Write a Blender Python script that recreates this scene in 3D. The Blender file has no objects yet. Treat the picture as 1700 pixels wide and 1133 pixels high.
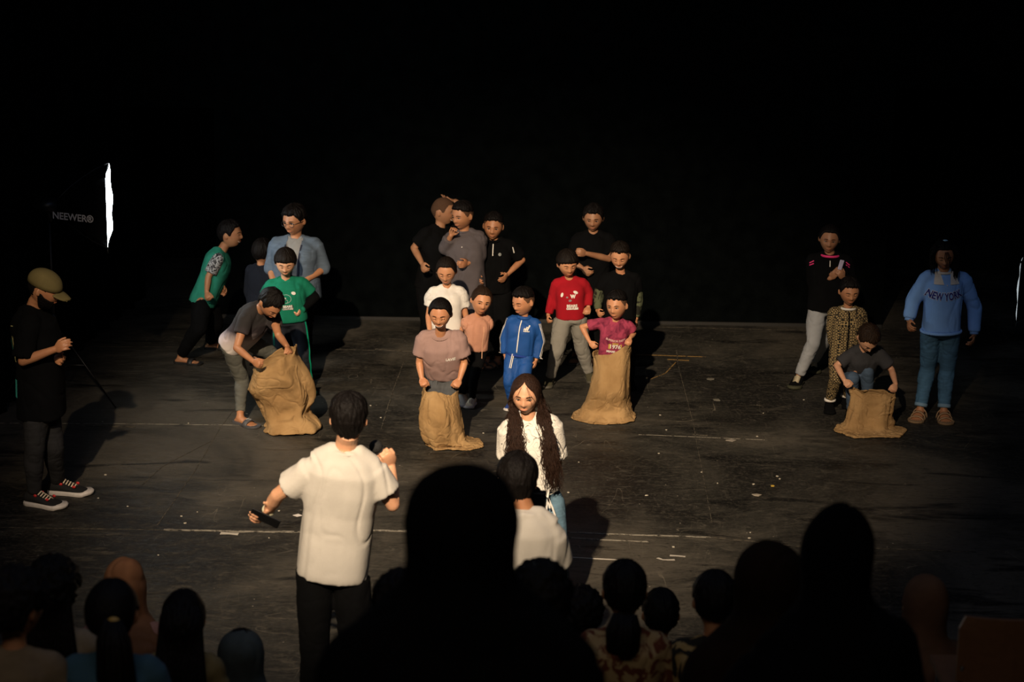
import bpy, math, random
import numpy as np
from mathutils import Vector, Matrix
from mathutils.bvhtree import BVHTree

SC = bpy.context.scene
COL = SC.collection
random.seed(7)
PI = math.pi

# ------------------------------------------------------------------ camera, world, lights, exposure
FPX, CAMH, PITCH, ROLL = 3368.0, 4.4, 14.4, 0.9
CP = np.array([0.0, 0.0, CAMH])
_t, _r = math.radians(PITCH), math.radians(ROLL)
FW = np.array([0, math.cos(_t), -math.sin(_t)])
_R = np.array([1.0, 0, 0]); _U = np.array([0, math.sin(_t), math.cos(_t)])
RT = math.cos(_r) * _R + math.sin(_r) * _U
UPV = -math.sin(_r) * _R + math.cos(_r) * _U
cam = bpy.data.cameras.new('camera'); camo = bpy.data.objects.new('camera', cam); COL.objects.link(camo)
cam.sensor_width = 36; cam.lens = 36 * FPX / 1700; cam.clip_end = 200
M = Matrix.Identity(4)
for i in range(3):
    M[i][0], M[i][1], M[i][2] = RT[i], UPV[i], -FW[i]
    M[i][3] = CP[i]
camo.matrix_world = M
cam.dof.use_dof = True; cam.dof.focus_distance = 14.2; cam.dof.aperture_fstop = 3.2
SC.camera = camo
SC.view_settings.view_transform = 'Standard'; SC.view_settings.look = 'None'
SC.view_settings.gamma = 1; SC.view_settings.use_curve_mapping = False
SC.view_settings.exposure = 0.0
SC.render.film_transparent = False
try:
    SC.cycles.use_denoising = True
    SC.cycles.max_bounces = 5
    SC.cycles.sample_clamp_indirect = 4
except Exception: pass
W = bpy.data.worlds.new('world'); SC.world = W; W.use_nodes = True
W.node_tree.nodes['Background'].inputs[0].default_value = (0.5, 0.7, 1, 1)
W.node_tree.nodes['Background'].inputs[1].default_value = 0.0010

def aim(o, loc, tgt):
    o.location = loc
    o.rotation_euler = (Vector(tgt) - Vector(loc)).to_track_quat('-Z', 'Y').to_euler()
def spot(name, loc, tgt, energy, color, deg, blend, size):
    l = bpy.data.lights.new(name, 'SPOT'); l.energy = energy; l.color = color
    l.spot_size = math.radians(deg); l.spot_blend = blend; l.shadow_soft_size = size
    o = bpy.data.objects.new(name, l); COL.objects.link(o); aim(o, loc, tgt); return o
def area(name, loc, tgt, energy, color, sx, sy):
    l = bpy.data.lights.new(name, 'AREA'); l.shape = 'RECTANGLE'; l.energy = energy; l.color = color
    l.size = sx; l.size_y = sy
    o = bpy.data.objects.new(name, l); COL.objects.link(o); aim(o, loc, tgt); return o
spot('stage_spotlight', (-2.6, -2.0, 10.2), (-0.24, 13.3, 0.55), 26500, (1.0, 0.78, 0.55), 21.5, 1.0, 0.11)
spot('added_cool_fill', (4.2, 3.0, 6.8), (4.75, 15.0, 1.0), 400, (0.55, 0.74, 1.0), 15, 1.0, 0.30)  # added cool fill for the right-hand group, no known fixture
spot('added_capman_fill', (-2.0, 2.0, 6.6), (-3.3, 12.2, 0.8), 260, (1.0, 0.72, 0.48), 17, 1.0, 0.2)  # added warm fill so the man in the cap reads, no known fixture
area('added_blue_fill', (0.0, 8.5, 7.6), (-1.0, 10.5, 0), 42, (0.40, 0.56, 1.0), 6, 2)  # added blue fill tinting the boards nearest the audience, no known fixture
area('added_audience_fill', (-1.0, 1.0, 7.6), (-1.5, 7.5, 1), 75, (1.0, 0.85, 0.7), 6, 2)  # added fill bringing out the audience's clothes, not an actual fixture

def ray(px, py):
    d = FW + RT * ((px - 850) / FPX) + UPV * ((566.5 - py) / FPX)
    return d
def PY(px, py, Y):
    d = ray(px, py); return CP + d * (Y / d[1])
def PZ(px, py, z):
    d = ray(px, py); return CP + d * ((z - CAMH) / d[2])
def ground(px, py): return PZ(px, py, 0.0)
def V(*a): return np.array(a, float)
def nrm(v):
    n = np.linalg.norm(v); return v / n if n > 1e-9 else v * 0
def solve(px, py, q, L, mode):
    d = nrm(ray(px, py)); w = CP - q
    b = float(np.dot(w, d)); c = float(np.dot(w, w)) - L * L; disc = b * b - c
    if disc <= 0: return CP + d * (-b)
    s = math.sqrt(disc)
    return CP + d * (-b - s if mode == 'n' else -b + s)

# ------------------------------------------------------------------ noise
_rs = np.random.RandomState(3); _T = _rs.rand(4096) * 2 - 1
def vnoise(p):
    p = np.asarray(p, float); i = np.floor(p).astype(np.int64); f = p - i; f = f * f * (3 - 2 * f)
    out = 0
    for dx in (0, 1):
        for dy in (0, 1):
            for dz in (0, 1):
                h = (i[:, 0] + dx) * 73856093 ^ (i[:, 1] + dy) * 19349663 ^ (i[:, 2] + dz) * 83492791
                v = _T[np.abs(h) % 4096]
                w = (f[:, 0] if dx else 1 - f[:, 0]) * (f[:, 1] if dy else 1 - f[:, 1]) * (f[:, 2] if dz else 1 - f[:, 2])
                out = out + v * w
    return out

# ------------------------------------------------------------------ materials
MATS = {}
def newmat(name):
    m = bpy.data.materials.new(name); m.use_nodes = True
    return m, m.node_tree, m.node_tree.nodes['Principled BSDF']
def N(nt, t, **k):
    n = nt.nodes.new(t)
    for a, b in k.items(): setattr(n, a, b)
    return n
def L(nt, a, b): nt.links.new(a, b)
def ramp(nt, fac, stops):
    r = N(nt, 'ShaderNodeValToRGB'); e = r.color_ramp.elements
    while len(e) < len(stops): e.new(0.5)
    for el, (p, c) in zip(e, stops): el.position = p; el.color = (*c, 1)
    L(nt, fac, r.inputs[0]); return r.outputs[0]
def fabric(name, c, rough=0.9, vary=0.12, weave=500, bump=0.15, sheen=0.0, spec=0.2):
    if name in MATS: return MATS[name]
    m, nt, b = newmat(name)
    tc = N(nt, 'ShaderNodeTexCoord'); no = N(nt, 'ShaderNodeTexNoise'); no.inputs['Scale'].default_value = 9
    no.inputs['Detail'].default_value = 4
    L(nt, tc.outputs['Object'], no.inputs['Vector'])
    c = np.array(c)
    L(nt, ramp(nt, no.outputs[0], [(0.3, tuple(c * (1 - vary))), (0.7, tuple(np.minimum(c * (1 + vary), 1)))]), b.inputs['Base Color'])
    n2 = N(nt, 'ShaderNodeTexNoise'); n2.inputs['Scale'].default_value = weave
    L(nt, tc.outputs['Object'], n2.inputs['Vector'])
    n3 = N(nt, 'ShaderNodeTexNoise'); n3.inputs['Scale'].default_value = 22; n3.inputs['Detail'].default_value = 3
    L(nt, tc.outputs['Object'], n3.inputs['Vector'])
    ad = N(nt, 'ShaderNodeMath', operation='ADD'); L(nt, n2.outputs[0], ad.inputs[0]); L(nt, n3.outputs[0], ad.inputs[1])
    bp = N(nt, 'ShaderNodeBump'); bp.inputs['Strength'].default_value = bump; bp.inputs['Distance'].default_value = 0.01
    L(nt, ad.outputs[0], bp.inputs['Height']); L(nt, bp.outputs[0], b.inputs['Normal'])
    b.inputs['Roughness'].default_value = rough
    b.inputs['Specular IOR Level'].default_value = spec
    MATS[name] = m; return m
def worn(name, c, cover=.5):
    m, nt, b = newmat(name); tc = N(nt, 'ShaderNodeTexCoord'); no = N(nt, 'ShaderNodeTexNoise'); no.inputs['Scale'].default_value = 16; no.inputs['Detail'].default_value = 6; no.inputs['Roughness'].default_value = .75
    L(nt, tc.outputs['Object'], no.inputs['Vector']); c = np.array(c)
    L(nt, ramp(nt, no.outputs[0], [(cover - .05, (.026, .024, .020)), (cover + .05, tuple(c)), (.8, tuple(np.minimum(c * 1.3, 1)))]), b.inputs['Base Color']); b.inputs['Roughness'].default_value = .8; b.inputs['Specular IOR Level'].default_value = .15
    return m
def plain(name, c, rough=0.6, metal=0, emit=0, spec=0.4):
    if name in MATS: return MATS[name]
    m, nt, b = newmat(name)
    tc = N(nt, 'ShaderNodeTexCoord'); no = N(nt, 'ShaderNodeTexNoise'); no.inputs['Scale'].default_value = 40
    L(nt, tc.outputs['Object'], no.inputs['Vector']); c = np.array(c)
    L(nt, ramp(nt, no.outputs[0], [(0.3, tuple(c * .92)), (0.7, tuple(np.minimum(c * 1.08, 1)))]), b.inputs['Base Color'])
    b.inputs['Roughness'].default_value = rough; b.inputs['Metallic'].default_value = metal
    b.inputs['Specular IOR Level'].default_value = spec
    if emit: b.inputs['Emission Color'].default_value = (*c, 1); b.inputs['Emission Strength'].default_value = emit
    MATS[name] = m; return m
def skin(name, c):
    if name in MATS: return MATS[name]
    m, nt, b = newmat(name)
    tc = N(nt, 'ShaderNodeTexCoord'); no = N(nt, 'ShaderNodeTexNoise'); no.inputs['Scale'].default_value = 14; no.inputs['Detail'].default_value = 5
    L(nt, tc.outputs['Object'], no.inputs['Vector']); c = np.array(c)
    L(nt, ramp(nt, no.outputs[0], [(0.3, tuple(c * V(.9, .82, .8))), (0.7, tuple(c * V(1.08, 1.08, 1.05)))]), b.inputs['Base Color'])
    b.inputs['Roughness'].default_value = 0.5; b.inputs['Specular IOR Level'].default_value = 0.35
    b.inputs['Subsurface Weight'].default_value = .12; b.inputs['Subsurface Radius'].default_value = (.012, .004, .002); b.inputs['Subsurface Scale'].default_value = 1
    n2 = N(nt, 'ShaderNodeTexNoise'); n2.inputs['Scale'].default_value = 260
    L(nt, tc.outputs['Object'], n2.inputs['Vector'])
    bp = N(nt, 'ShaderNodeBump'); bp.inputs['Strength'].default_value = 0.06; bp.inputs['Distance'].default_value = 0.004
    L(nt, n2.outputs[0], bp.inputs['Height']); L(nt, bp.outputs[0], b.inputs['Normal'])
    MATS[name] = m; return m
def hairmat(name, c):
    if name in MATS: return MATS[name]
    m, nt, b = newmat(name)
    tc = N(nt, 'ShaderNodeTexCoord'); mp = N(nt, 'ShaderNodeMapping'); mp.inputs['Scale'].default_value = (170, 170, 30)
    L(nt, tc.outputs['Object'], mp.inputs[0])
    no = N(nt, 'ShaderNodeTexNoise'); no.inputs['Scale'].default_value = 1; no.inputs['Detail'].default_value = 4
    L(nt, mp.outputs[0], no.inputs['Vector']); c = np.array(c)
    L(nt, ramp(nt, no.outputs[0], [(0.3, tuple(c * .5)), (0.75, tuple(c * 1.7))]), b.inputs['Base Color'])
    bp = N(nt, 'ShaderNodeBump'); bp.inputs['Strength'].default_value = 0.6; bp.inputs['Distance'].default_value = 0.01
    L(nt, no.outputs[0], bp.inputs['Height']); L(nt, bp.outputs[0], b.inputs['Normal'])
    b.inputs['Roughness'].default_value = 0.55; b.inputs['Specular IOR Level'].default_value = 0.10
    MATS[name] = m; return m
def denim(name, c, rip=False):
    if name in MATS: return MATS[name]
    m, nt, b = newmat(name)
    tc = N(nt, 'ShaderNodeTexCoord'); no = N(nt, 'ShaderNodeTexNoise'); no.inputs['Scale'].default_value = 7; no.inputs['Detail'].default_value = 6
    L(nt, tc.outputs['Object'], no.inputs['Vector']); c = np.array(c)
    mp = N(nt, 'ShaderNodeMapping'); mp.inputs['Scale'].default_value = (12, 12, 60); L(nt, tc.outputs['Object'], mp.inputs[0])
    n2 = N(nt, 'ShaderNodeTexNoise'); n2.inputs['Scale'].default_value = 1; n2.inputs['Detail'].default_value = 5; L(nt, mp.outputs[0], n2.inputs['Vector'])
    ad = N(nt, 'ShaderNodeMix', data_type='FLOAT'); ad.inputs[0].default_value = .5
    L(nt, no.outputs[0], ad.inputs[2]); L(nt, n2.outputs[0], ad.inputs[3])
    st = [(0.35, tuple(c * .8)), (0.5, tuple(c)), (0.62, tuple(np.minimum(c * 1.2, 1)))]
    L(nt, ramp(nt, ad.outputs[0], st), b.inputs['Base Color'])
    bp = N(nt, 'ShaderNodeBump'); bp.inputs['Strength'].default_value = 0.2; bp.inputs['Distance'].default_value = 0.01
    L(nt, ad.outputs[0], bp.inputs['Height']); L(nt, bp.outputs[0], b.inputs['Normal'])
    b.inputs['Roughness'].default_value = 0.9; b.inputs['Specular IOR Level'].default_value = 0.15
    MATS[name] = m; return m
def gradmat(name, stops, z0, z1):       # dip-dyed cloth: colour runs along the garment's height
    m, nt, b = newmat(name)
    tc = N(nt, 'ShaderNodeTexCoord'); sp = N(nt, 'ShaderNodeSeparateXYZ'); L(nt, tc.outputs['Object'], sp.inputs[0])
    no = N(nt, 'ShaderNodeTexNoise'); no.inputs['Scale'].default_value = 12; L(nt, tc.outputs['Object'], no.inputs['Vector'])
    mr = N(nt, 'ShaderNodeMapRange'); mr.inputs[1].default_value = z0; mr.inputs[2].default_value = z1
    L(nt, sp.outputs[2], mr.inputs[0])
    ad = N(nt, 'ShaderNodeMath', operation='MULTIPLY_ADD'); ad.inputs[1].default_value = .16; L(nt, no.outputs[0], ad.inputs[0]); L(nt, mr.outputs[0], ad.inputs[2])
    L(nt, ramp(nt, ad.outputs[0], stops), b.inputs['Base Color']); b.inputs['Roughness'].default_value = .9
    return m
def patternmat(name, kind, c1, c2, scale, thr=.5, width=.04):
    m, nt, b = newmat(name); tc = N(nt, 'ShaderNodeTexCoord')
    if kind == 'voronoi':
        v = N(nt, 'ShaderNodeTexVoronoi', feature='DISTANCE_TO_EDGE'); v.inputs['Scale'].default_value = scale
        L(nt, tc.outputs['Object'], v.inputs['Vector']); f = v.outputs['Distance']
    elif kind == 'monogram':
        v = N(nt, 'ShaderNodeTexVoronoi', feature='F1'); v.inputs['Scale'].default_value = scale; v.inputs['Randomness'].default_value = .25
        L(nt, tc.outputs['Object'], v.inputs['Vector']); w = N(nt, 'ShaderNodeMath', operation='PINGPONG'); w.inputs[1].default_value = .25
        L(nt, v.outputs['Distance'], w.inputs[0]); f = w.outputs[0]
    elif kind == 'noise':
        v = N(nt, 'ShaderNodeTexNoise'); v.inputs['Scale'].default_value = scale; v.inputs['Detail'].default_value = 3
        v.inputs['Distortion'].default_value = 1.5
        L(nt, tc.outputs['Object'], v.inputs['Vector']); f = v.outputs[0]
    elif kind == 'line':
        v = N(nt, 'ShaderNodeTexNoise'); v.inputs['Scale'].default_value = scale; v.inputs['Detail'].default_value = 0
        v.inputs['Distortion'].default_value = .6
        L(nt, tc.outputs['Object'], v.inputs['Vector'])
        a = N(nt, 'ShaderNodeMath', operation='PINGPONG'); a.inputs[1].default_value = .09; L(nt, v.outputs[0], a.inputs[0]); f = a.outputs[0]
    L(nt, ramp(nt, f, [(max(thr - width, 0), c1), (min(thr + width, 1), c2)]), b.inputs['Base Color']); b.inputs['Roughness'].default_value = .9
    b.inputs['Specular IOR Level'].default_value = .2
    MATS[name] = m; return m

# ------------------------------------------------------------------ mesh collector
class MB:
    def __init__(s): s.v = []; s.f = []; s.m = []; s.n = 0
    def add(s, v, f, mi=0):
        v = np.asarray(v, float); s.v.append(v)
        s.f += [tuple(i + s.n for i in q) for q in f]; s.m += [mi] * len(f); s.n += len(v); return s
    def verts(s): return np.concatenate(s.v)
    def ell(s, c, ax, r, nu=16, nv=10, mi=0):
        """ellipsoid, centre c, axes rows ax (3x3), radii r"""
        ax = np.asarray(ax, float); vs = [[0, 0, 1]]
        for j in range(1, nv):
            th = PI * j / nv
            for i in range(nu):
                ph = 2 * PI * i / nu; vs.append([math.sin(th) * math.cos(ph), math.sin(th) * math.sin(ph), math.cos(th)])
        vs.append([0, 0, -1]); vs = np.array(vs) * np.array(r) @ ax + np.array(c)
        f = []
        for i in range(nu):
            k = (i + 1) % nu; f.append((0, 1 + i, 1 + k))
            for j in range(nv - 2):
                a = 1 + j * nu
                f.append((a + i, a + nu + i, a + nu + k, a + k))
            a = 1 + (nv - 2) * nu; f.append((a + i, len(vs) - 1, a + k))
        return s.add(vs, f, mi)
    def ball(s, c, r, n=12, mi=0): return s.ell(c, np.eye(3), (r, r, r), n, max(6, n // 2 + 2), mi)
    def rings(s, R, mi=0, cap=True, closed=True):
        """R: list of rings (k x 3 arrays)"""
        k = len(R[0]); vs = np.concatenate(R); f = []
        for j in range(len(R) - 1):
            for i in range(k if closed else k - 1):
                a, b2 = j * k + i, j * k + (i + 1) % k
                f.append((a, b2, b2 + k, a + k))
        if cap:
            f.append(tuple(range(k - 1, -1, -1))); f.append(tuple(range((len(R) - 1) * k, len(R) * k)))
        return s.add(vs, f, mi)
    def tube(s, pts, rad, n=10, mi=0, flat=None, ends=False):
        """tapered tube through pts; flat=(dir, factor) squashes along dir"""
        P = [np.asarray(p, float) for p in pts]; m = len(P)
        if np.isscalar(rad): rad = [rad] * m
        R = []; ref = None
        for i in range(m):
            t = nrm(P[min(i + 1, m - 1)] - P[max(i - 1, 0)])
            if ref is None:
                ref = V(0, 0, 1) if abs(t[2]) < .9 else V(1, 0, 0)
            x = nrm(ref - t * np.dot(ref, t)); y = np.cross(t, x); ref = x
            a = np.linspace(0, 2 * PI, n, endpoint=False)[:, None]
            o = (np.cos(a) * x + np.sin(a) * y) * rad[i]
            if flat is not None:
                d = nrm(np.asarray(flat[0], float)); o = o - np.outer(o @ d, d) * (1 - flat[1])
            R.append(P[i] + o)
        s.rings(R, mi)
        if ends:
            s.ball(P[0], rad[0], n, mi); s.ball(P[-1], rad[-1], n, mi)
        return s
    def box(s, c, ax, h, mi=0):
        ax = np.asarray(ax, float); vs = [[x, y, z] for z in (-1, 1) for y in (-1, 1) for x in (-1, 1)]
        return s.add(np.array(vs) * np.array(h) @ ax + np.array(c), [(0, 2, 3, 1), (4, 5, 7, 6), (0, 1, 5, 4), (2, 6, 7, 3), (0, 4, 6, 2), (1, 3, 7, 5)], mi)
    def mesh(s, name):
        me = bpy.data.meshes.new(name); me.from_pydata(s.verts().tolist(), [], s.f)
        if any(s.m): me.polygons.foreach_set('material_index', s.m)
        me.update(); return me
def getv(me):
    a = np.empty(len(me.vertices) * 3); me.vertices.foreach_get('co', a); return a.reshape(-1, 3)
def getn(me):
    a = np.empty(len(me.vertices) * 3); me.vertex_normals.foreach_get('vector', a); return a.reshape(-1, 3)
def setv(me, v): me.vertices.foreach_set('co', np.asarray(v).ravel()); me.update()
def evalmods(me, mods):
    o = bpy.data.objects.new('tmp', me); COL.objects.link(o)
    for t, kw in mods:
        md = o.modifiers.new('m', t)
        for a, b in kw.items(): setattr(md, a, b)
    dg = bpy.context.evaluated_depsgraph_get(); dg.update()
    r = bpy.data.meshes.new_from_object(o.evaluated_get(dg))
    bpy.data.objects.remove(o); bpy.data.meshes.remove(me); return r
def remesh(mb, voxel, it=3, fac=.5):
    me = mb.mesh('t')
    return evalmods(me, [('REMESH', dict(mode='VOXEL', voxel_size=voxel, adaptivity=0)), ('SMOOTH', dict(factor=fac, iterations=it))])
def wrinkle(me, amp, freq, seed=0, stretch=(1, 1, .45)):
    v = getv(me); n = getn(me); q = v * np.array(stretch) * freq + seed * 7.3
    amp = amp * 1.7
    a = vnoise(q + 2.0 * np.stack([vnoise(q * .5), vnoise(q * .5 + 9), vnoise(q * .5 + 5)], 1))
    b = vnoise(q * 2.3 + 11)
    cr = np.clip(1 - np.abs(a) / .16, 0, 1); c2 = np.clip(1 - np.abs(vnoise(q * 1.7 + 31)) / .10, 0, 1) * np.clip(vnoise(q * .6 + 77) * 3, 0, 1)
    r = vnoise(q * .8 + 3) * .55 + b * .22 - cr * .75 - c2 * .5
    setv(me, v + n * (r * amp)[:, None]); return me

# ------------------------------------------------------------------ scene objects
def props(o, label=None, cat=None, group=None, kind=None):
    if label: o['label'] = label
    if cat: o['category'] = cat
    if group: o['group'] = group
    if kind: o['kind'] = kind
    return o
def empty(name, loc, label, cat, group=None):
    o = bpy.data.objects.new(name, None); COL.objects.link(o); o.location = tuple(loc); o.empty_display_size = .1
    return props(o, label, cat, group)
def link(name, me, mats, parent=None, smooth=True, label=None):
    """mesh in world coordinates; its origin moves to the parent's root (or to its own base)"""
    me.name = name
    if not isinstance(mats, (list, tuple)): mats = [mats]
    for m in mats: me.materials.append(m)
    if smooth: me.shade_smooth()
    o = bpy.data.objects.new(name, me); COL.objects.link(o)
    v = getv(me)
    if parent is None:
        c = (v.min(0) + v.max(0)) / 2; c[2] = v[:, 2].min(); setv(me, v - c); o.location = tuple(c)
        o['_w'] = 0
        del o['_w']
    else:
        w = wloc(parent); setv(me, v - w); o.parent = parent
    if label: o['label'] = label
    return o
def wloc(o):
    w = np.zeros(3)
    while o is not None: w += np.array(o.location); o = o.parent
    return w
def put(name, mb, mats, parent=None, smooth=True, label=None): return link(name, mb.mesh(name), mats, parent, smooth, label)
# ------------------------------------------------------------------ the human figure
def headpts(D):
    """surface of a head of height 1, centred, facing -Y; D unit directions (n x 3)"""
    D = np.asarray(D, float); x, y, z = D[:, 0] * .35, D[:, 1] * .44, D[:, 2] * .5
    # squarer sides
    t = np.clip(-z / .5, 0, 1); back = y > 0
    kx = 1 - .30 * t ** 1.5; ky = np.where(back, 1 - .5 * t ** 1.1, 1 - .02 * t)
    x = x * kx; y = y * ky + np.where(back, .02, 0)
    up = np.clip(z / .5, 0, 1); x = x * (1 + .04 * np.sin(up * PI))
    fr = np.clip(-D[:, 1] * 2.2, 0, 1)
    g = lambda u, c, s: np.exp(-((u - c) / s) ** 2)
    nose = np.where(z > -.13, np.clip((.07 - z) / .20, 0, 1) ** 1.1, np.clip(1 - (-.13 - z) / .055, 0, 1))
    dy = .098 * nose * (g(x, 0, .042) + .35 * (g(x, .055, .03) + g(x, -.055, .03)) * g(z, -.13, .05))
    dy = dy + .020 * g(z, .085, .04) * g(x, 0, .22)
    dy = dy - .034 * (g(x, .14, .07) + g(x, -.14, .07)) * g(z, .015, .05)
    dy = dy + .026 * g(x, 0, .09) * g(z, -.265, .035) - .008 * g(x, 0, .1) * g(z, -.335, .03)
    dy = dy + .036 * g(x, 0, .10) * g(z, -.425, .07)
    dy = dy + .018 * (g(x, .17, .08) + g(x, -.17, .08)) * g(z, -.12, .1)
    y = y - dy * fr
    return np.stack([x, y, z], 1)
def facept(x, z, out=0.0):
    """point of the face at given x, z"""
    dz = z / .5; t = max(-dz, 0); kx = (1 - .30 * t ** 1.5) * (1 + .04 * math.sin(max(dz, 0) * PI))
    dx = x / (.35 * kx); dy = -math.sqrt(max(1e-4, 1 - dx * dx - dz * dz))
    p = headpts([[dx, dy, dz]])[0]; p[1] -= out; return p
def hairshell(style, seed=0, naz=88, nel=50):
    th, side, front, amp = {'short': (.075, .040, .27, .026), 'buzz': (.014, .008, .26, .003), 'fade': (.080, .008, .28, .020),
        'bowl': (.085, .07, .17, .018), 'crop': (.12, .035, .27, .03), 'tied': (.05, .05, .30, .006), 'tuft': (.10, .03, .26, .04), 'long': (.045, .045, .28, .008),
        'beard': (.032, .032, 0, .016), 'curly': (.14, .12, .25, .05)}[style]
    vs = []
    for j in range(nel + 1):
        for i in range(naz):
            el = PI / 2 - PI * j / nel; az = 2 * PI * i / naz
            vs.append([math.cos(el) * math.sin(az), -math.cos(el) * math.cos(az), math.sin(el)])
    D = np.array(vs); P0 = headpts(D); az = np.abs(np.degrees(np.arctan2(D[:, 0], -D[:, 1])))
    if style == 'beard':
        lo = np.interp(az, [0, 12, 14, 45, 70, 84, 95, 180], [-.19, -.20, -.21, -.20, -.12, -.02, .04, .6])
        m = np.clip((lo - P0[:, 2]) / .04, 0, 1) * np.clip((100 - az) / 8, 0, 1); T = np.full(len(D), th) + .03 * np.clip((-P0[:, 2] - .25) / .2, 0, 1)
        mouth = np.exp(-(P0[:, 0] / .075) ** 2 - ((P0[:, 2] + .27) / .028) ** 2); m = m * (1 - np.clip(mouth * 1.6, 0, 1))
    else:
        hl = np.interp(az, [0, 35, 48, 60, 70, 80, 92, 104, 118, 180], [front, front - .015, front - .05, .10, -.02, -.03, .07, .02, -.24, -.30])
        if style == 'fade': hl = np.interp(az, [0, 35, 48, 60, 80, 110, 140, 180], [front, front - .01, front - .04, .20, .16, .12, .04, .0])
        if style == 'crop': hl = hl - .12 * np.clip((az - 110) / 20, 0, 1)
        if style == 'long': hl = np.interp(az, [0, 10, 25, 42, 56, 66, 80, 180], [.40, .35, .27, .17, .0, -.22, -.38, -.42])
        if style not in ('tied', 'long'): hl = hl + .028 * vnoise(np.stack([az / 4.0 + seed, P0[:, 0] * 30, P0[:, 2] * 3], 1)) + .02 * vnoise(P0 * 9 + seed)
        m = np.clip((P0[:, 2] - hl) / .06, 0, 1)
        up = np.clip((P0[:, 2] - .05) / .3, 0, 1); T = side + (th - side) * up
        if style in ('tied', 'long'): T = T - .022 * np.exp(-(P0[:, 0] / .012) ** 2) * (P0[:, 1] < .2)
        if style in ('tuft', 'fade'): T = T + .02 * np.clip(-D[:, 1], 0, 1) * up
    hl0 = None
    nz = vnoise(np.stack([az / 5.0 + seed, P0[:, 2] * 9, P0[:, 1] * 9], 1)) if style != 'curly' else vnoise(P0 * 22 + seed)
    off = m * (T + amp * nz) - (1 - m) * .05
    Q = P0 + D * off[:, None]
    f = []
    for j in range(nel):
        for i in range(naz):
            a, b = j * naz + i, j * naz + (i + 1) % naz
            f.append((a, a + naz, b + naz, b))
    return Q, f
def sphere_dirs(naz, nel):
    vs = []
    for j in range(nel + 1):
        for i in range(naz):
            el = PI / 2 - PI * j / nel; az = 2 * PI * i / naz
            vs.append([math.cos(el) * math.sin(az), -math.cos(el) * math.cos(az), math.sin(el)])
    f = [(j * naz + i, (j + 1) * naz + i, (j + 1) * naz + (i + 1) % naz, j * naz + (i + 1) % naz) for j in range(nel) for i in range(naz)]
    return np.array(vs), f

def yawv(a): a = math.radians(a); return V(math.sin(a), -math.cos(a), 0)     # 0 faces the camera, 90 faces picture right
def sidev(a): a = math.radians(a); return V(math.cos(a), math.sin(a), 0)     # the figure's own left

DEF = dict(H=1.3, w=1.0, g=None, pel=None, nk=None, hd=None, yaw=0, tyaw=None, look=(0, 10, 0), hh=None,
           a=None, b=None, la=None, lb=None, skin='olive', hair='short', hairc='black', eyes='open', mouth='neutral')
SKINS = {'olive': (.45, .215, .110), 'fair': (.52, .285, .17), 'tan': (.36, .17, .085), 'dark': (.30, .15, .08)}
HAIRC = {'black': (.0045, .0035, .0032), 'brown': (.018, .010, .006), 'dark': (.008, .0055, .004), 'long': (.020, .010, .0065)}

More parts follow.
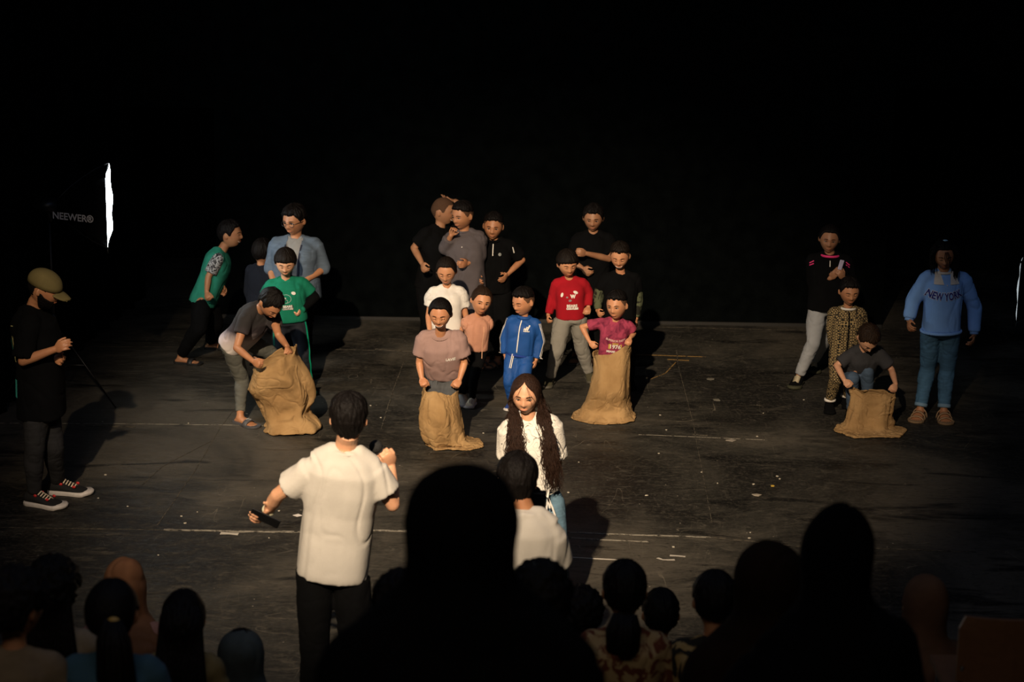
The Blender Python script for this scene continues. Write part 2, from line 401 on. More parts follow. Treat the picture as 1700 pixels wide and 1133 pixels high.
class Person:
    def __init__(s, label, **k):
        p = dict(DEF); p.update(k); s.p = p; s.label = label
        H = p['H']; s.H = H; s.w = p['w']
        s.hh = (p['hh'] or (.150 + .042 * H if H < 1.6 else .226)) * (1.055 if H < 1.6 else 1)
        s.skinm = skin('skin_' + p['skin'], SKINS[p['skin']])
        s.hairm = hairmat('hair_' + p['hairc'], HAIRC[p['hairc']])
        G = ground(*p['g']) if p['g'] is not None else p['G']
        Y0 = G[1]; s.G = G; s.Y0 = Y0
        s.pel = p['PEL'] if 'PEL' in p else PY(p['pel'][0], p['pel'][1], Y0 + (p['pel'][2] if len(p['pel']) > 2 else 0))
        if 'NK' in p: s.nk = p['NK']
        else:
            n = p['nk']; m = n[2] if len(n) > 2 else 0
            s.nk = solve(n[0], n[1], s.pel, .31 * H, m) if isinstance(m, str) else PY(n[0], n[1], Y0 + m)
        if 'HD' in p: s.hd = p['HD']
        else:
            h = p['hd']; m = h[2] if len(h) > 2 else -.01
            s.hd = PY(h[0], h[1], s.nk[1] + m)
        ty = p['yaw'] if p['tyaw'] is None else p['tyaw']
        s.u = nrm(s.nk - s.pel)
        def orth(r): return nrm(r - s.u * np.dot(r, s.u))
        s.rp, s.rc = orth(sidev(p['yaw'])), orth(sidev(ty)); s.fc = np.cross(s.rc, s.u); s.fp = np.cross(s.rp, s.u)
        s.TL = np.linalg.norm(s.nk - s.pel)
        sg = p.get('sg') or (1 if math.cos(math.radians(ty)) >= -0.02 else -1)
        s.sgn = {'a': -sg, 'b': sg}
        s.arm = {}; s.leg = {}; s.hand = {}
        for k in 'ab':
            sh = s.tor(.865)[0] + s.rc * s.sgn[k] * .090 * H * s.w
            A = p[k]
            if A is None: A = {}
            if 'sh' in A: sh = PY(A['sh'][0], A['sh'][1], sh[1])
            La, Lf = .165 * H, .145 * H
            if 'E' in A: el, wr = A['E'], A['W']
            elif 'el' in A:
                el = s.jt(A['el'], sh, La); wr = s.jt(A['wr'], el, Lf)
            else:
                el = sh - V(0, 0, 1) * La + s.rc * s.sgn[k] * .02 + s.fc * -.01; wr = el - V(0, 0, 1) * Lf + s.fc * .05
            s.arm[k] = (sh, el, wr); s.hand[k] = A
            s.rep(k, sh, el, wr, La, Lf)
        for k in 'ab':
            kk = 'l' + k; Lg = p[kk] or {}
            hp = s.pel + s.rp * s.sgn[k] * .052 * H
            if 'K' in Lg: kn, an = Lg['K'], Lg['A']
            else:
                ft = Lg.get('ft', (p['g'][0], p['g'][1])); gz = ground(*ft); an = gz + V(0, 0, Lg.get('lift', 0) + .045 * H)
                if 'Y' in Lg: an = PY(ft[0], ft[1], Y0 + Lg['Y'])
                Lt, Ls = .245 * H, .215 * H
                d = an - hp; D = np.linalg.norm(d); bend = Lg.get('bend', None)
                if 'kn' in Lg:
                    best = None
                    dd = ray(*Lg['kn'])
                    for tt in np.linspace((Y0 - .6) / dd[1], (Y0 + .6) / dd[1], 121):
                        q = CP + dd * tt; e = (np.linalg.norm(q - hp) - Lt) ** 2 + (np.linalg.norm(q - an) - Ls) ** 2 - .004 * np.dot(q - hp, s.fp)
                        if best is None or e < best[0]: best = (e, q)
                    kn = best[1]
                else:
                    tt = (Lt * Lt - Ls * Ls + D * D) / (2 * D); hgt = math.sqrt(max(0, Lt * Lt - tt * tt)) if D < Lt + Ls else 0.01
                    n = s.fp - nrm(d) * np.dot(s.fp, nrm(d)); kn = hp + nrm(d) * min(tt, D * .55) + nrm(n) * hgt
            s.leg[k] = (hp, kn, an, yawv(Lg.get('yaw', p['yaw'])), Lg.get('tip', 0))
        ly, lp, lr = p['look']; lp = lp * .72 if lp < 30 else lp
        f = yawv(ly); f = nrm(f * math.cos(math.radians(lp)) - V(0, 0, 1) * math.sin(math.radians(lp)))
        r = sidev(ly); u = np.cross(f, r) * -1; u = nrm(np.cross(r, f)); u = u if u[2] > 0 else -u
        c, sn = math.cos(math.radians(lr)), math.sin(math.radians(lr)); r, u = r * c + u * sn, u * c - r * sn
        s.hf, s.hr, s.hu = f, r, u
        s.HM = np.stack([s.hr, -s.hf, s.hu]) * s.hh      # rows: image of x, y, z (face looks to -y)
        zc = (s.hd[2] + s.hh / 2)
        print('%-26s H=%.2f top=%.2f pel=%.2f torso=%.2f(%.2f)' % (label[:26], H, zc, s.pel[2] / H, s.TL / H, .31))
        s.root = empty('person', (s.pel[0], s.pel[1], min(s.leg['a'][2][2], s.leg['b'][2][2]) - .045 * H), label, 'person', p.get('group'))
    def rep(s, k, sh, el, wr, La, Lf):
        a, b = np.linalg.norm(el - sh) / La, np.linalg.norm(wr - el) / Lf
        if max(a, b) > 1.15: print('   arm', k, 'long', round(a, 2), round(b, 2))
    def jt(s, j, q, Ln):
        m = j[2] if len(j) > 2 else 'n'
        return solve(j[0], j[1], q, Ln, m) if isinstance(m, str) else PY(j[0], j[1], q[1] + m)
    def hp3(s, P): return np.asarray(P) @ s.HM + s.hd
    def tor(s, t):
        """torso frame at height t: centre, side, forward"""
        r = nrm(s.rp * (1 - min(max(t, 0), 1)) + s.rc * min(max(t, 0), 1)); f = np.cross(r, s.u)
        c = s.pel + s.u * (t * s.TL) + f * (.018 * s.H * math.sin(PI * min(max(t, 0), 1)) - .012 * s.H * max(t, 0))
        return c, r, f
    def torso(s, mb, prof, n=28, mi=0, pw=2.4):
        R = []
        for t, rx, ry in prof:
            c, r, f = s.tor(t); a = np.linspace(0, 2 * PI, n, endpoint=False)
            ca, sa = np.cos(a), np.sin(a); e = 2 / pw
            x = np.sign(ca) * np.abs(ca) ** e * rx * s.H * s.w; y = np.sign(sa) * np.abs(sa) ** e * ry * s.H * s.w
            R.append(c + np.outer(x, r) + np.outer(y, f))
        mb.rings(R, mi)
    # -- skin
    def body(s, name='body'):
        H = s.H; mb = MB()
        s.torso(mb, [(-.16, .045, .045), (-.08, .064, .047), (.05, .068, .050), (.3, .070, .052), (.6, .078, .056), (.82, .082, .052), (.93, .062, .045), (1.0, .034, .034)], pw=2.2)
        # neck + head
        D, f = sphere_dirs(56, 44); mb.add(s.hp3(headpts(D)), f)
        hb = s.hp3([[0, .07, -.26]])[0]
        mb.tube([s.nk - s.u * .03 * H, s.nk * .5 + hb * .5, hb], [.032 * H, .029 * H, .031 * H], 16)
        mb.tube([s.tor(.85)[0] - s.rc * .075 * H * s.w, s.tor(.93)[0] - s.rc * .035 * H, s.tor(.93)[0] + s.rc * .035 * H, s.tor(.85)[0] + s.rc * .075 * H * s.w], [.024 * H, .026 * H, .026 * H, .024 * H], 12)
        for sd in (-1, 1):      # ears
            c = s.hp3([[sd * .365, .03, -.03]])[0]
            ax = np.stack([s.hr, -s.hf, s.hu])
            m = Matrix.Rotation(math.radians(28 * sd), 3, 'Z'); rot = np.array(m)
            mb.ell(c, rot @ ax, (.030 * s.hh, .075 * s.hh, .115 * s.hh), 12, 8)
        for k in 'ab':
            sh, el, wr = s.arm[k]
            mb.tube([sh, sh * .6 + el * .4, el], [.028 * H, .025 * H, .0195 * H], 12, ends=True)
            mb.tube([el, el * .65 + wr * .35, wr], [.0200 * H, .0205 * H, .0138 * H], 12, ends=True)
            s.mkhand(mb, k)
            hp, kn, an, fd, tip = s.leg[k]
            mb.tube([hp, hp * .5 + kn * .5, kn], [.038 * H, .038 * H, .028 * H], 14, ends=True)
            cf = kn * .68 + an * .32; bk = -s.fp
            mb.tube([kn, cf + bk * .006 * H, an], [.031 * H, .032 * H, .019 * H], 12, ends=True)
            s.mkfoot(mb, an, fd, tip)
        me = remesh(mb, s.p.get('vox', .0052), 2, .35)
        s.bodyo = link(name, me, s.skinm, s.root)
        return s
    def mkhand(s, mb, k):
        A = s.hand[k]; sh, el, wr = s.arm[k]; H = s.H; left = s.sgn[k]
        hl = .105 * H if H < 1.6 else .103 * H
        d = nrm(wr - el)
        if 'hand' in A:      # direction of the hand from a pixel
            q = A['hand']; tip = s.jt(q, wr, hl * .75); d = nrm(tip - wr)
        if 'hdir' in A: d = nrm(A['hdir'])
        th = A.get('thumb', None)
        if th is None: th = s.fc * .9 + V(0, 0, 1) * (.3 if abs(d[2]) > .7 else 1.2) - s.rc * left * .15
        th = nrm(th - d * np.dot(th, d))
        n = np.cross(d, th) * left
        if A.get('palm') == 'flip': n = -n
        curl = A.get('curl', 22)
        sc = hl / .19
        pc = wr + d * .047 * sc
        mb.ell(pc, np.stack([d, th, n]), (.056 * sc, .042 * sc, .016 * sc), 14, 8)
        mb.ell(wr + d * .07 * sc, np.stack([d, th, n]), (.026 * sc, .040 * sc, .0135 * sc), 12, 8)
        mb.tube([wr - d * .01 * sc, pc], [.0175 * sc * 1.35, .02 * sc], 10, flat=(n, .7))
        fl = [.072, .08, .075, .058]
        s.tips = getattr(s, 'tips', {})
        for i in range(4):
            o = (1.5 - i) * .0205 * sc
            b = wr + d * (.088 - .005 * abs(i - 1.2)) * sc + th * o
            spread = (1.5 - i) * .05; dd = nrm(d + th * spread); c = math.radians(curl) * (1 + .08 * i)
            r0 = .0085 * sc; pts = [b - dd * .012 * sc]; ang = 0; q = b.copy(); pts.append(q)
            for frac, mult in ((.45, 1.0), (.30, 1.25), (.25, .8)):
                ang += c * mult; q = q + (dd * math.cos(ang) + n * math.sin(ang)) * fl[i] * sc * frac; pts.append(q)
            mb.tube(pts, [r0 * 1.1, r0 * 1.08, r0, r0 * .92, r0 * .78], 8); mb.ball(pts[-1], r0 * .82, 8)
            for q2 in pts[1:-1]: mb.ball(q2, r0 * 1.02, 8)
        tb = wr + d * .022 * sc + th * .024 * sc; ta = A.get('tadd', .35 if curl < 45 else .15)
        p1 = tb + nrm(d * .75 + th * (.3 + ta) + n * .25) * .036 * sc
        p2 = p1 + nrm(d * .9 + th * (ta - .1) + n * (.25 + curl / 110)) * .030 * sc
        p3 = p2 + nrm(d * .9 + th * (ta - .3) + n * (.3 + curl / 80)) * .024 * sc
        mb.tube([wr + d * .012 * sc + th * .008 * sc, tb, p1, p2, p3], [.012 * sc, .0125 * sc, .0105 * sc, .0095 * sc, .008 * sc], 8); mb.ball(p3, .0083 * sc, 8)
        s.palm = getattr(s, 'palm', {}); s.palm[k] = (wr + d * .085 * sc + n * .025 * sc, d, th, n, sc)
    def mkfoot(s, mb, an, fd, tip=0):
        H = s.H; Lf = .148 * H; gz = an[2] - .045 * H; base = V(an[0], an[1], gz)
        sd = V(-fd[1], fd[0], 0); up = V(0, 0, 1)
        if tip:
            c, sn = math.cos(math.radians(tip)), math.sin(math.radians(tip)); fd, up = fd * c - up * sn, up * c + fd * sn
        prof = [(-.22, .020, .018, .020), (-.12, .026, .028, .028), (.05, .027, .036, .036), (.25, .029, .030, .030), (.45, .034, .022, .022), (.6, .035, .016, .016), (.68, .030, .012, .012)]
        R = []
        for u_, w_, h_, c_ in prof:
            a = np.linspace(0, 2 * PI, 14, endpoint=False); R.append(base + fd * (u_ * Lf) + up * (c_ * H * .62) + np.outer(np.cos(a), sd) * w_ * H * .85 + np.outer(np.sin(a), up) * h_ * H * .6)
        mb.rings(R)
        mb.tube([an, base + up * .03 * H], [.02 * H, .025 * H], 10)
        for i in range(5):
            o = (i - 2) * .0115 * H
            mb.ell(base + fd * ((.75 - .03 * abs(i - 1.5)) * Lf) + sd * o + up * .0085 * H, np.stack([fd, sd, up]), (.018 * H, .0058 * H, .0062 * H), 8, 6)
    # -- face details and hair
    def face(s, full=True):
        p = s.p; eyes = p['eyes']; ax = np.stack([s.hr, -s.hf, s.hu]); hh = s.hh
        scl, iris, lash = plain('eye_white', (.36, .30, .26), .4), plain('iris', (.02, .010, .006), .15), plain('lashes', (.010, .007, .006), .8)
        brow = hairmat('hair_brow', (.014, .010, .008)); lip = plain('lips_' + p['skin'], tuple(np.array(SKINS[p['skin']]) * V(.98, .72, .72)), .45)
        lid = s.skinm
        for sd in (-1, 1):
            mb = MB(); c = facept(sd * .14, .012, -.004)
            if eyes == 'open':
                mb.ell(s.hp3([c])[0], ax, (.056 * hh, .028 * hh, .0205 * hh), 14, 10, 0)
                ic = c + V(p.get('gaze', 0) * .02, -.026, -.002); mb.ell(s.hp3([ic])[0], ax, (.029 * hh, .010 * hh, .0215 * hh), 12, 8, 1)
                pts = [s.hp3([facept(sd * .14 + x, .012 + .024 - 5 * x * x, .018)])[0] for x in np.linspace(-.062, .062, 7)]
                mb.tube(pts, .0075 * hh, 6, 2)
            else:
                mb.ell(s.hp3([c])[0], ax, (.058 * hh, .034 * hh, .032 * hh), 14, 10, 3)
                dz = -.02 if eyes == 'down' else -.01; cv = 5.5 if eyes == 'down' else -4
                pts = [s.hp3([facept(sd * .14 + x, .012 + dz + cv * x * x, .022)])[0] for x in np.linspace(-.056, .056, 7)]
                mb.tube(pts, .0085 * hh, 6, 2)
            put('eye', mb, [scl, iris, lash, lid], s.root)
            mb = MB(); pts = [s.hp3([facept(sd * (.065 + .15 * t), .098 + .014 * math.sin(t * 3.1) - .012 * t, .012)])[0] for t in np.linspace(0, 1, 7)]
            mb.tube(pts, [.010 * hh, .013 * hh, .014 * hh, .013 * hh, .011 * hh, .008 * hh, .004 * hh], 6, flat=(s.hf, .5)); put('eyebrow', mb, brow, s.root)
            mb = MB()
        m = p['mouth']; mb = MB(); w = .10 if m != 'smile' else .135
        cu = 0.0 if m == 'neutral' else (1.9 if m == 'smile' else .6)
        up = [s.hp3([facept(x, -.262 + cu * x * x, .010)])[0] for x in np.linspace(-w, w, 9)]
        gap = .020 if m != 'smile' else .052
        lo = [s.hp3([facept(x, -.262 - gap * (1 - (x / w) ** 2) + cu * x * x, .010)])[0] for x in np.linspace(-w, w, 9)]
        rr = np.array([.3, .7, .9, 1, .9, 1, .9, .7, .3])
        mb.tube(up, list(rr * .011 * hh), 6, 0); mb.tube(lo, list(rr * (.015 if m != 'smile' else .012) * hh), 6, 0)
        if m == 'smile':
            md = [(a + b) / 2 for a, b in zip(up, lo)]
            mb.tube([q + s.hf * .001 * hh for q in md], list(np.array([.2, .7, .9, 1, 1, 1, .9, .7, .2]) * .025 * hh), 8, 1, flat=(s.hf, .4))
        put('mouth', mb, [lip, plain('teeth', (.75, .70, .62), .3)], s.root)
        return s
    def hairdo(s, style=None, **k):
        style = style or s.p['hair']
        stub = patternmat('stubble_' + s.p['skin'], 'noise', tuple(np.array(SKINS[s.p['skin']]) * .10), tuple(np.array(SKINS[s.p['skin']]) * .30), 300, .5, .2) if 'stubble_' + s.p['skin'] not in MATS else MATS['stubble_' + s.p['skin']]
        Q, f = hairshell(style, seed=s.H * 17); mb = MB(); mb.add(s.hp3(Q), f)
        s.hairo = put('hair', mb, stub if style == 'buzz' and s.p['hair'] == 'buzz' else s.hairm, s.root)
        if style == 'fade':
            Q, f = hairshell('buzz', seed=s.H * 17); mb = MB(); mb.add(s.hp3(Q), f); put('shaved_side', mb, stub, s.hairo)
        return s.hairo
    def ponytail(s, pts, rads, name='ponytail'):
        mb = MB(); P = s.hp3(pts); rng = random.Random(5)
        for i in range(26):
            a, r = rng.random() * 2 * PI, rng.random() ** .5
            off = s.hr * math.cos(a) * r + s.hf * math.sin(a) * r
            mb.tube([p + off * rad * s.hh for p, rad in zip(P, rads)], [max(rad * .33, .012) * s.hh for rad in rads], 6)
        return put(name, mb, s.hairm, s.root)
    def bun(s, c, r):
        mb = MB(); mb.ell(s.hp3([c])[0], np.stack([s.hr, -s.hf, s.hu]), tuple(np.array(r) * s.hh), 18, 12)
        return put('hair_bun', mb, s.hairm, s.root)
    def headtie(s): pass
    # -- clothes
    def top(s, mat, name='shirt', hem=-.12, sleeve=.55, loose=.012, sl=.010, flare=.0, neck=.045, vox=.0095, amp=.004, freq=9, hemw=None, cuff=None, body_r=1.0, collar_t=1.0, poly=True):
        H = s.H; mb = MB(); lo = loose / H
        hw = hemw if hemw else (.088 + lo + flare)
        prof = [(hem, hw, .066 + lo + flare), (hem + .05, hw, .067 + lo + flare), (.25, .086 + lo, .064 + lo), (.45, .086 + lo, .064 + lo), (.62, .092 + lo, .067 + lo), (.80, .090 + lo, .062 + lo), (.90, .074 + lo * .4, .052 + lo * .5), (.96, .054, .044), (collar_t, neck * .88, .040)]
        prof = [p for p in prof if p[0] >= hem]
        s.torso(mb, prof, 32, pw=2.5)
        for k in 'ab':
            sh, el, wr = s.arm[k]; r1 = (.031 * H + sl); r2 = (.026 * H + sl)
            mb.ball(sh - s.rc * s.sgn[k] * .006 * H, .034 * H + sl * .6, 14)
            c8 = s.tor(.925)[0]; mb.tube([c8 + s.rc * s.sgn[k] * .022 * H, c8 * .5 + sh * .5 + s.u * .004 * H, sh], [.036 * H, .034 * H, .032 * H + sl * .4], 14)
            if k == 'a': mb.tube([s.tor(.85)[0] - s.rc * .078 * H * s.w, s.tor(.93)[0] - s.rc * .035 * H, s.tor(.93)[0] + s.rc * .035 * H, s.tor(.85)[0] + s.rc * .078 * H * s.w], [.034 * H, .037 * H, .037 * H, .034 * H], 14)
            inner = s.tor(.78)[0] + s.rc * s.sgn[k] * .062 * H * s.w; mb.ball(inner, .040 * H + loose * .4, 12)
            if sleeve <= 0: continue
            if sleeve <= 1:
                e = sh + (el - sh) * sleeve; mb.tube([sh, e], [r1, r1 * .97 + (.004 if sleeve > .4 else 0)], 16)
            else:
                fr = min(sleeve - 1, 1); e = el + (wr - el) * fr
                mb.tube([sh, el], [r1, r2 * 1.02], 14); mb.ball(el, r2 * 1.02, 14)
                mb.tube([el, e], [r2 * 1.02, max(.021 * H + sl * .9, 0) * (1.0 if cuff is None else cuff)], 14)
        me = remesh(mb, vox, 5, .5)
        wrinkle(me, amp, freq, seed=H * 3)
        me = evalmods(me, [('SMOOTH', dict(factor=.4, iterations=1))])
        o = link(name, me, mat, s.root); s.topo = o; s.bvh_top = s.bvh(o); s.hem = hem
        s.tuck(s.bodyo, s.bvh_top, hem + .03, .955, .085 * s.H * s.w, .011); return o
    def tuck(s, o, bv, t0, t1, lat, gap):
        """settle an under-layer just inside the garment over it"""
        w = wloc(o); v = getv(o.data) + w; d = v - s.pel; t = d @ s.u / s.TL; x = np.abs(d @ s.rc); t1 = np.where((d @ s.fc < 0) & (t1 < 1), 1.01, t1)
        body = lat > 5
        keep = np.zeros(len(v), bool)
        if body is not True:
            for k in 'ab':
                sh, el, wr = s.arm[k]; e2 = wr + nrm(wr - el) * .11 * s.H; sg_ = e2 - el; tt = np.clip(((v - el) @ sg_) / np.dot(sg_, sg_), 0, 1)
                keep |= np.linalg.norm(v - (el + tt[:, None] * sg_), axis=1) < .027 * s.H
        for i in np.nonzero((t > t0) & (t < t1) & ~keep & (x < np.where(t > .7, lat * 1.3, lat)))[0]:
            h = bv.find_nearest(Vector(v[i]), .05 if body else .03)
            if h[0] is None: continue
            n = np.array(h[1]); l_ = np.array(h[0])
            if np.dot(v[i] - l_, n) > -gap: v[i] = l_ - n * (gap + .003)
        setv(o.data, v - w)
    def bvh(s, o):
        v = getv(o.data) + wloc(o); return BVHTree.FromPolygons([tuple(q) for q in v], [tuple(p.vertices) for p in o.data.polygons])
    def pants(s, mat, name='trousers', loose=.010, waist=.22, end=.97, vox=.0095, amp=.0035, bell=0, freq=11, crotch=-.16):
        H = s.H; mb = MB(); lo = loose / H
        s.torso(mb, [(crotch - .03, .045, .045), (-.10, .082 + lo * .8, .062 + lo * .8), (.02, .084 + lo * .7, .063 + lo * .7), (.14, .076 + lo * .4, .058 + lo * .4), (waist, .070, .054)], 28, pw=2.3)
        for k in 'ab':
            hp, kn, an = s.leg[k][:3]; e = kn + (an - kn) * end
            cf = kn * .68 + e * .32 - s.fp * .005 * H
            mb.tube([hp + s.rp * s.sgn[k] * .004, hp * .55 + kn * .45, kn], [.046 * H + loose * .7, .045 * H + loose, .034 * H + loose], 16); mb.ball(hp, .045 * H + loose * .6, 14)
            mb.ball(kn, .034 * H + loose, 14)
            mb.tube([kn, cf, e], [.034 * H + loose, .034 * H + loose * .9 + bell * .5, .0235 * H + loose * .7 + bell], 16)
        me = remesh(mb, vox, 5, .5); wrinkle(me, amp, freq, seed=H * 5 + 1, stretch=(1, 1, 1.3))
        me = evalmods(me, [('SMOOTH', dict(factor=.4, iterations=1))])
        o = link(name, me, mat, s.root)
        if hasattr(s, 'bvh_top') and not s.p.get('squat'): s.tuck(o, s.bvh_top, s.hem + .02, 2, 9, .005)
        s.pantso = o; s.bvh_pants = s.bvh(o); return o
    def outline(s, an, fd, k, grow=1.0):
        H = s.H; Lf = .148 * H * grow; base = V(an[0], an[1], an[2] - .045 * H); sd = V(-fd[1], fd[0], 0)
        prof = [(-.25, .012), (-.22, .022), (-.12, .029), (.1, .027), (.3, .029), (.5, .036), (.65, .036), (.76, .030), (.83, .018), (.86, .006)]
        return base, sd, Lf, prof
    def shoes(s, kind, mats, sides='ab'):
        H = s.H
        for k in sides:
            hp, kn, an, fd, tip = s.leg[k]
            up = V(0, 0, 1); base, sd, Lf, prof = s.outline(an, fd, k, 1.06 if kind in ('sneaker', 'boot') else 1.04)
            if tip:
                c, sn = math.cos(math.radians(tip)), math.sin(math.radians(tip)); fd, up = fd * c - up * sn, up * c + fd * sn
            name = {'sneaker': 'shoe', 'slide': 'slide_sandal', 'sandal': 'sandal', 'boot': 'shoe'}[kind]
            rt = s.root
            if kind in ('sneaker', 'boot'):
                mb = MB(); R = []
                for u_, w_, z0, z1 in [(-.28, .016, .012, .050), (-.24, .027, .010, .064), (-.12, .032, .008, .070), (.04, .033, .008, .072), (.2, .034, .008, .060), (.4, .037, .008, .044), (.6, .039, .008, .034), (.75, .035, .008, .028), (.86, .024, .008, .020), (.90, .010, .008, .014)]:
                    a = np.linspace(0, 2 * PI, 18, endpoint=False); zc, zr = (z0 + z1) / 2, (z1 - z0) / 2
                    R.append(base + fd * (u_ * Lf) + np.outer(np.cos(a), sd) * w_ * H * .95 + up * zc * H * .85 + np.outer(np.sin(a), up) * zr * H * .85)
                mb.rings(R)
                so = link(name, evalmods(mb.mesh('t'), [('SUBSURF', dict(levels=1))]), mats[0], rt)
                mb = MB(); R = []
                for z_, g_ in [(-.004, .96), (0, 1.03), (.012, 1.05), (.016, 1.0)]:
                    ring = [base + fd * u_ * Lf * 1.06 * g_ + sd * w_ * H * 1.12 * g_ + up * (z_ + (.006 if u_ > .7 else 0)) * H for u_, w_ in prof] + [base + fd * u_ * Lf * 1.06 * g_ - sd * w_ * H * 1.12 * g_ + up * (z_ + (.006 if u_ > .7 else 0)) * H for u_, w_ in reversed(prof)]
                    R.append(np.array(ring))
                mb.rings(R); put('sole', mb, mats[1], so)
                if len(mats) > 2:
                    mb = MB()
                    for i in range(5):
                        u_ = .18 + .07 * i; zz = (.062 - .0055 * i) * .85
                        mb.tube([base + fd * u_ * Lf + sd * .018 * H + up * (zz - .003) * H, base + fd * (u_ + .03) * Lf + up * (zz + .008) * H, base + fd * u_ * Lf - sd * .018 * H + up * (zz - .003) * H], .0045, 6)
                        mb.tube([base + fd * (u_ + .05) * Lf + sd * .018 * H + up * (zz - .006) * H, base + fd * (u_ + .02) * Lf + up * (zz + .006) * H, base + fd * (u_) * Lf - sd * .018 * H + up * (zz - .003) * H], .0045, 6)
                    put('lace', mb, mats[2], so)
                if len(mats) > 3:
                    mb = MB()
                    for uu in (.13, .48):
                        for q in (-1, 1): mb.ell(base + fd * uu * Lf + sd * q * .026 * H + up * (.054 - .03 * (uu - .1)) * H * .9, np.stack([fd, sd, up]), (.008 * H, .004 * H, .006 * H), 10, 8)
                    put('eyelet_tab', mb, mats[3], so)
            else:
                mb = MB(); R = []
                for z_, g_ in [(-.010, 1.0), (-.001, 1.06), (.006, 1.06)]:
                    ring = [base + fd * u_ * Lf * 1.02 * g_ + sd * w_ * H * 1.1 * g_ + up * (z_ + .006) * H for u_, w_ in prof] + [base + fd * u_ * Lf * 1.02 * g_ - sd * w_ * H * 1.1 * g_ + up * (z_ + .006) * H for u_, w_ in reversed(prof)]
                    R.append(np.array(ring))
                mb.rings(R); so = put(name, mb, mats[0], rt, smooth=False)
                bands = [(.46, .20, .040)] if kind == 'slide' else [(.58, .07, .032), (.32, .08, .048), (.02, .06, .058)]
                for u_, wd, hz in bands:
                    mb = MB(); R = []
                    for du in (-wd / 2, 0, wd / 2):
                        for_th = []
                        a = np.linspace(-.15, PI + .15, 13)
                        outer = [base + fd * (u_ + du) * Lf + sd * math.cos(q) * .039 * H + up * (max(math.sin(q), -.1) * hz * H * .85 + .003) for q in a]
                        inner = [base + fd * (u_ + du) * Lf + sd * math.cos(q) * .035 * H + up * (max(math.sin(q), -.1) * (hz - .006) * H * .85 + .002) for q in a[::-1]]
                        R.append(np.array(outer + inner))
                    mb.rings(R); so2 = put('strap', mb, mats[-1], so)
    # -- flat marks laid on a garment
    def decal(s, verts2, faces, t, x, mat, name, parent=None, bvh=None, back=False, scale=1, ysc=1, rot=0, off=.004, frame=None, arc=None):
        if frame is None:
            c, r, f = s.tor(t); f = -f if back else f; o = c + r * x * s.H; uu = s.u
            r = r * (-1 if back else 1)
        else: o, r, uu, f = frame
        bv = bvh or s.bvh_top; cr, sr = math.cos(math.radians(rot)), math.sin(math.radians(rot))
        out = []
        last = .12 if frame is None else .035
        for vx, vy in verts2:
            vy *= ysc
            if arc: ang = vx / arc; rr_ = arc + vy; vx, vy = rr_ * math.sin(ang), rr_ * math.cos(ang) - arc
            X, Y = (vx * cr - vy * sr) * scale, (vx * sr + vy * cr) * scale
            q = o + r * X + uu * Y + f * .6
            hit = bv.ray_cast(Vector(q), Vector(-f))
            if hit[0] is not None and abs(.6 - hit[3]) < .35: out.append(np.array(hit[0]) + f * off); last = .6 - hit[3]
            else: out.append(q - f * (.6 - last) + f * off)
        mb = MB(); mb.add(out, faces); me = mb.mesh(name)
        return link(name, me, mat, parent or s.topo, smooth=False)
    def text(s, txt, size, t, x, mat, name='print', bold=.0, **k):
        c = bpy.data.curves.new('t', 'FONT'); c.body = txt; c.size = size; c.align_x = 'CENTER'; c.align_y = 'CENTER'; c.offset = bold; c.resolution_u = 3
        o = bpy.data.objects.new('t', c); COL.objects.link(o); dg = bpy.context.evaluated_depsgraph_get()
        me = bpy.data.meshes.new_from_object(o.evaluated_get(dg)); bpy.data.objects.remove(o); bpy.data.curves.remove(c)
        v = getv(me)[:, :2]; f = [tuple(p.vertices) for p in me.polygons]; bpy.data.meshes.remove(me)
        return s.decal(v, f, t, x, mat, name, **k)
    def blob(s, w, h, t, x, mat, name='print', n=18, **k):
        v = [(0, 0)]; f = []
        for j in (.5, 1):
            for i in range(n): a = 2 * PI * i / n; v.append((w * j * math.cos(a), h * j * math.sin(a)))
        for i in range(n):
            q = (i + 1) % n; f += [(0, 1 + i, 1 + q), (1 + i, 1 + n + i, 1 + n + q, 1 + q)]
        return s.decal(v, f, t, x, mat, name, **k)
    def bar(s, pts, wd, t, x, mat, name='print', **k):
        v = []; f = []
        for i, (px, py) in enumerate(pts):
            j0, j1 = max(i - 1, 0), min(i + 1, len(pts) - 1); dx, dy = pts[j1][0] - pts[j0][0], pts[j1][1] - pts[j0][1]; l = math.hypot(dx, dy)
            nx, ny = -dy / l * wd / 2, dx / l * wd / 2; v += [(px + nx, py + ny), (px - nx, py - ny)]
            if i: f.append((2 * i - 2, 2 * i - 1, 2 * i + 1, 2 * i))
        return s.decal(v, f, t, x, mat, name, **k)
    def band(s, t, rx, ry, r, mat, name, tilt=0, **k):
        """ring of cloth round the torso (collar, hem rib)"""
        c, rr, f = s.tor(t); c = c + f * .004 * s.H; a = np.linspace(0, 2 * PI, 29)
        mb = MB(); mb.tube([c + rr * math.cos(q) * rx * s.H + f * math.sin(q) * ry * s.H - s.u * tilt * max(math.sin(q), 0) for q in a], r, 8)
        return put(name, mb, mat, s.topo)
    def armring(s, k, fr, r, th, mat, name, parent=None):
        sh, el, wr = s.arm[k]; c = sh + (el - sh) * fr if fr <= 1 else el + (wr - el) * (fr - 1); d = nrm(el - sh) if fr <= 1 else nrm(wr - el)
        mb = MB(); mb.tube([c - d * th, c + d * th], [r, r], 18); return put(name, mb, mat, parent or s.topo)
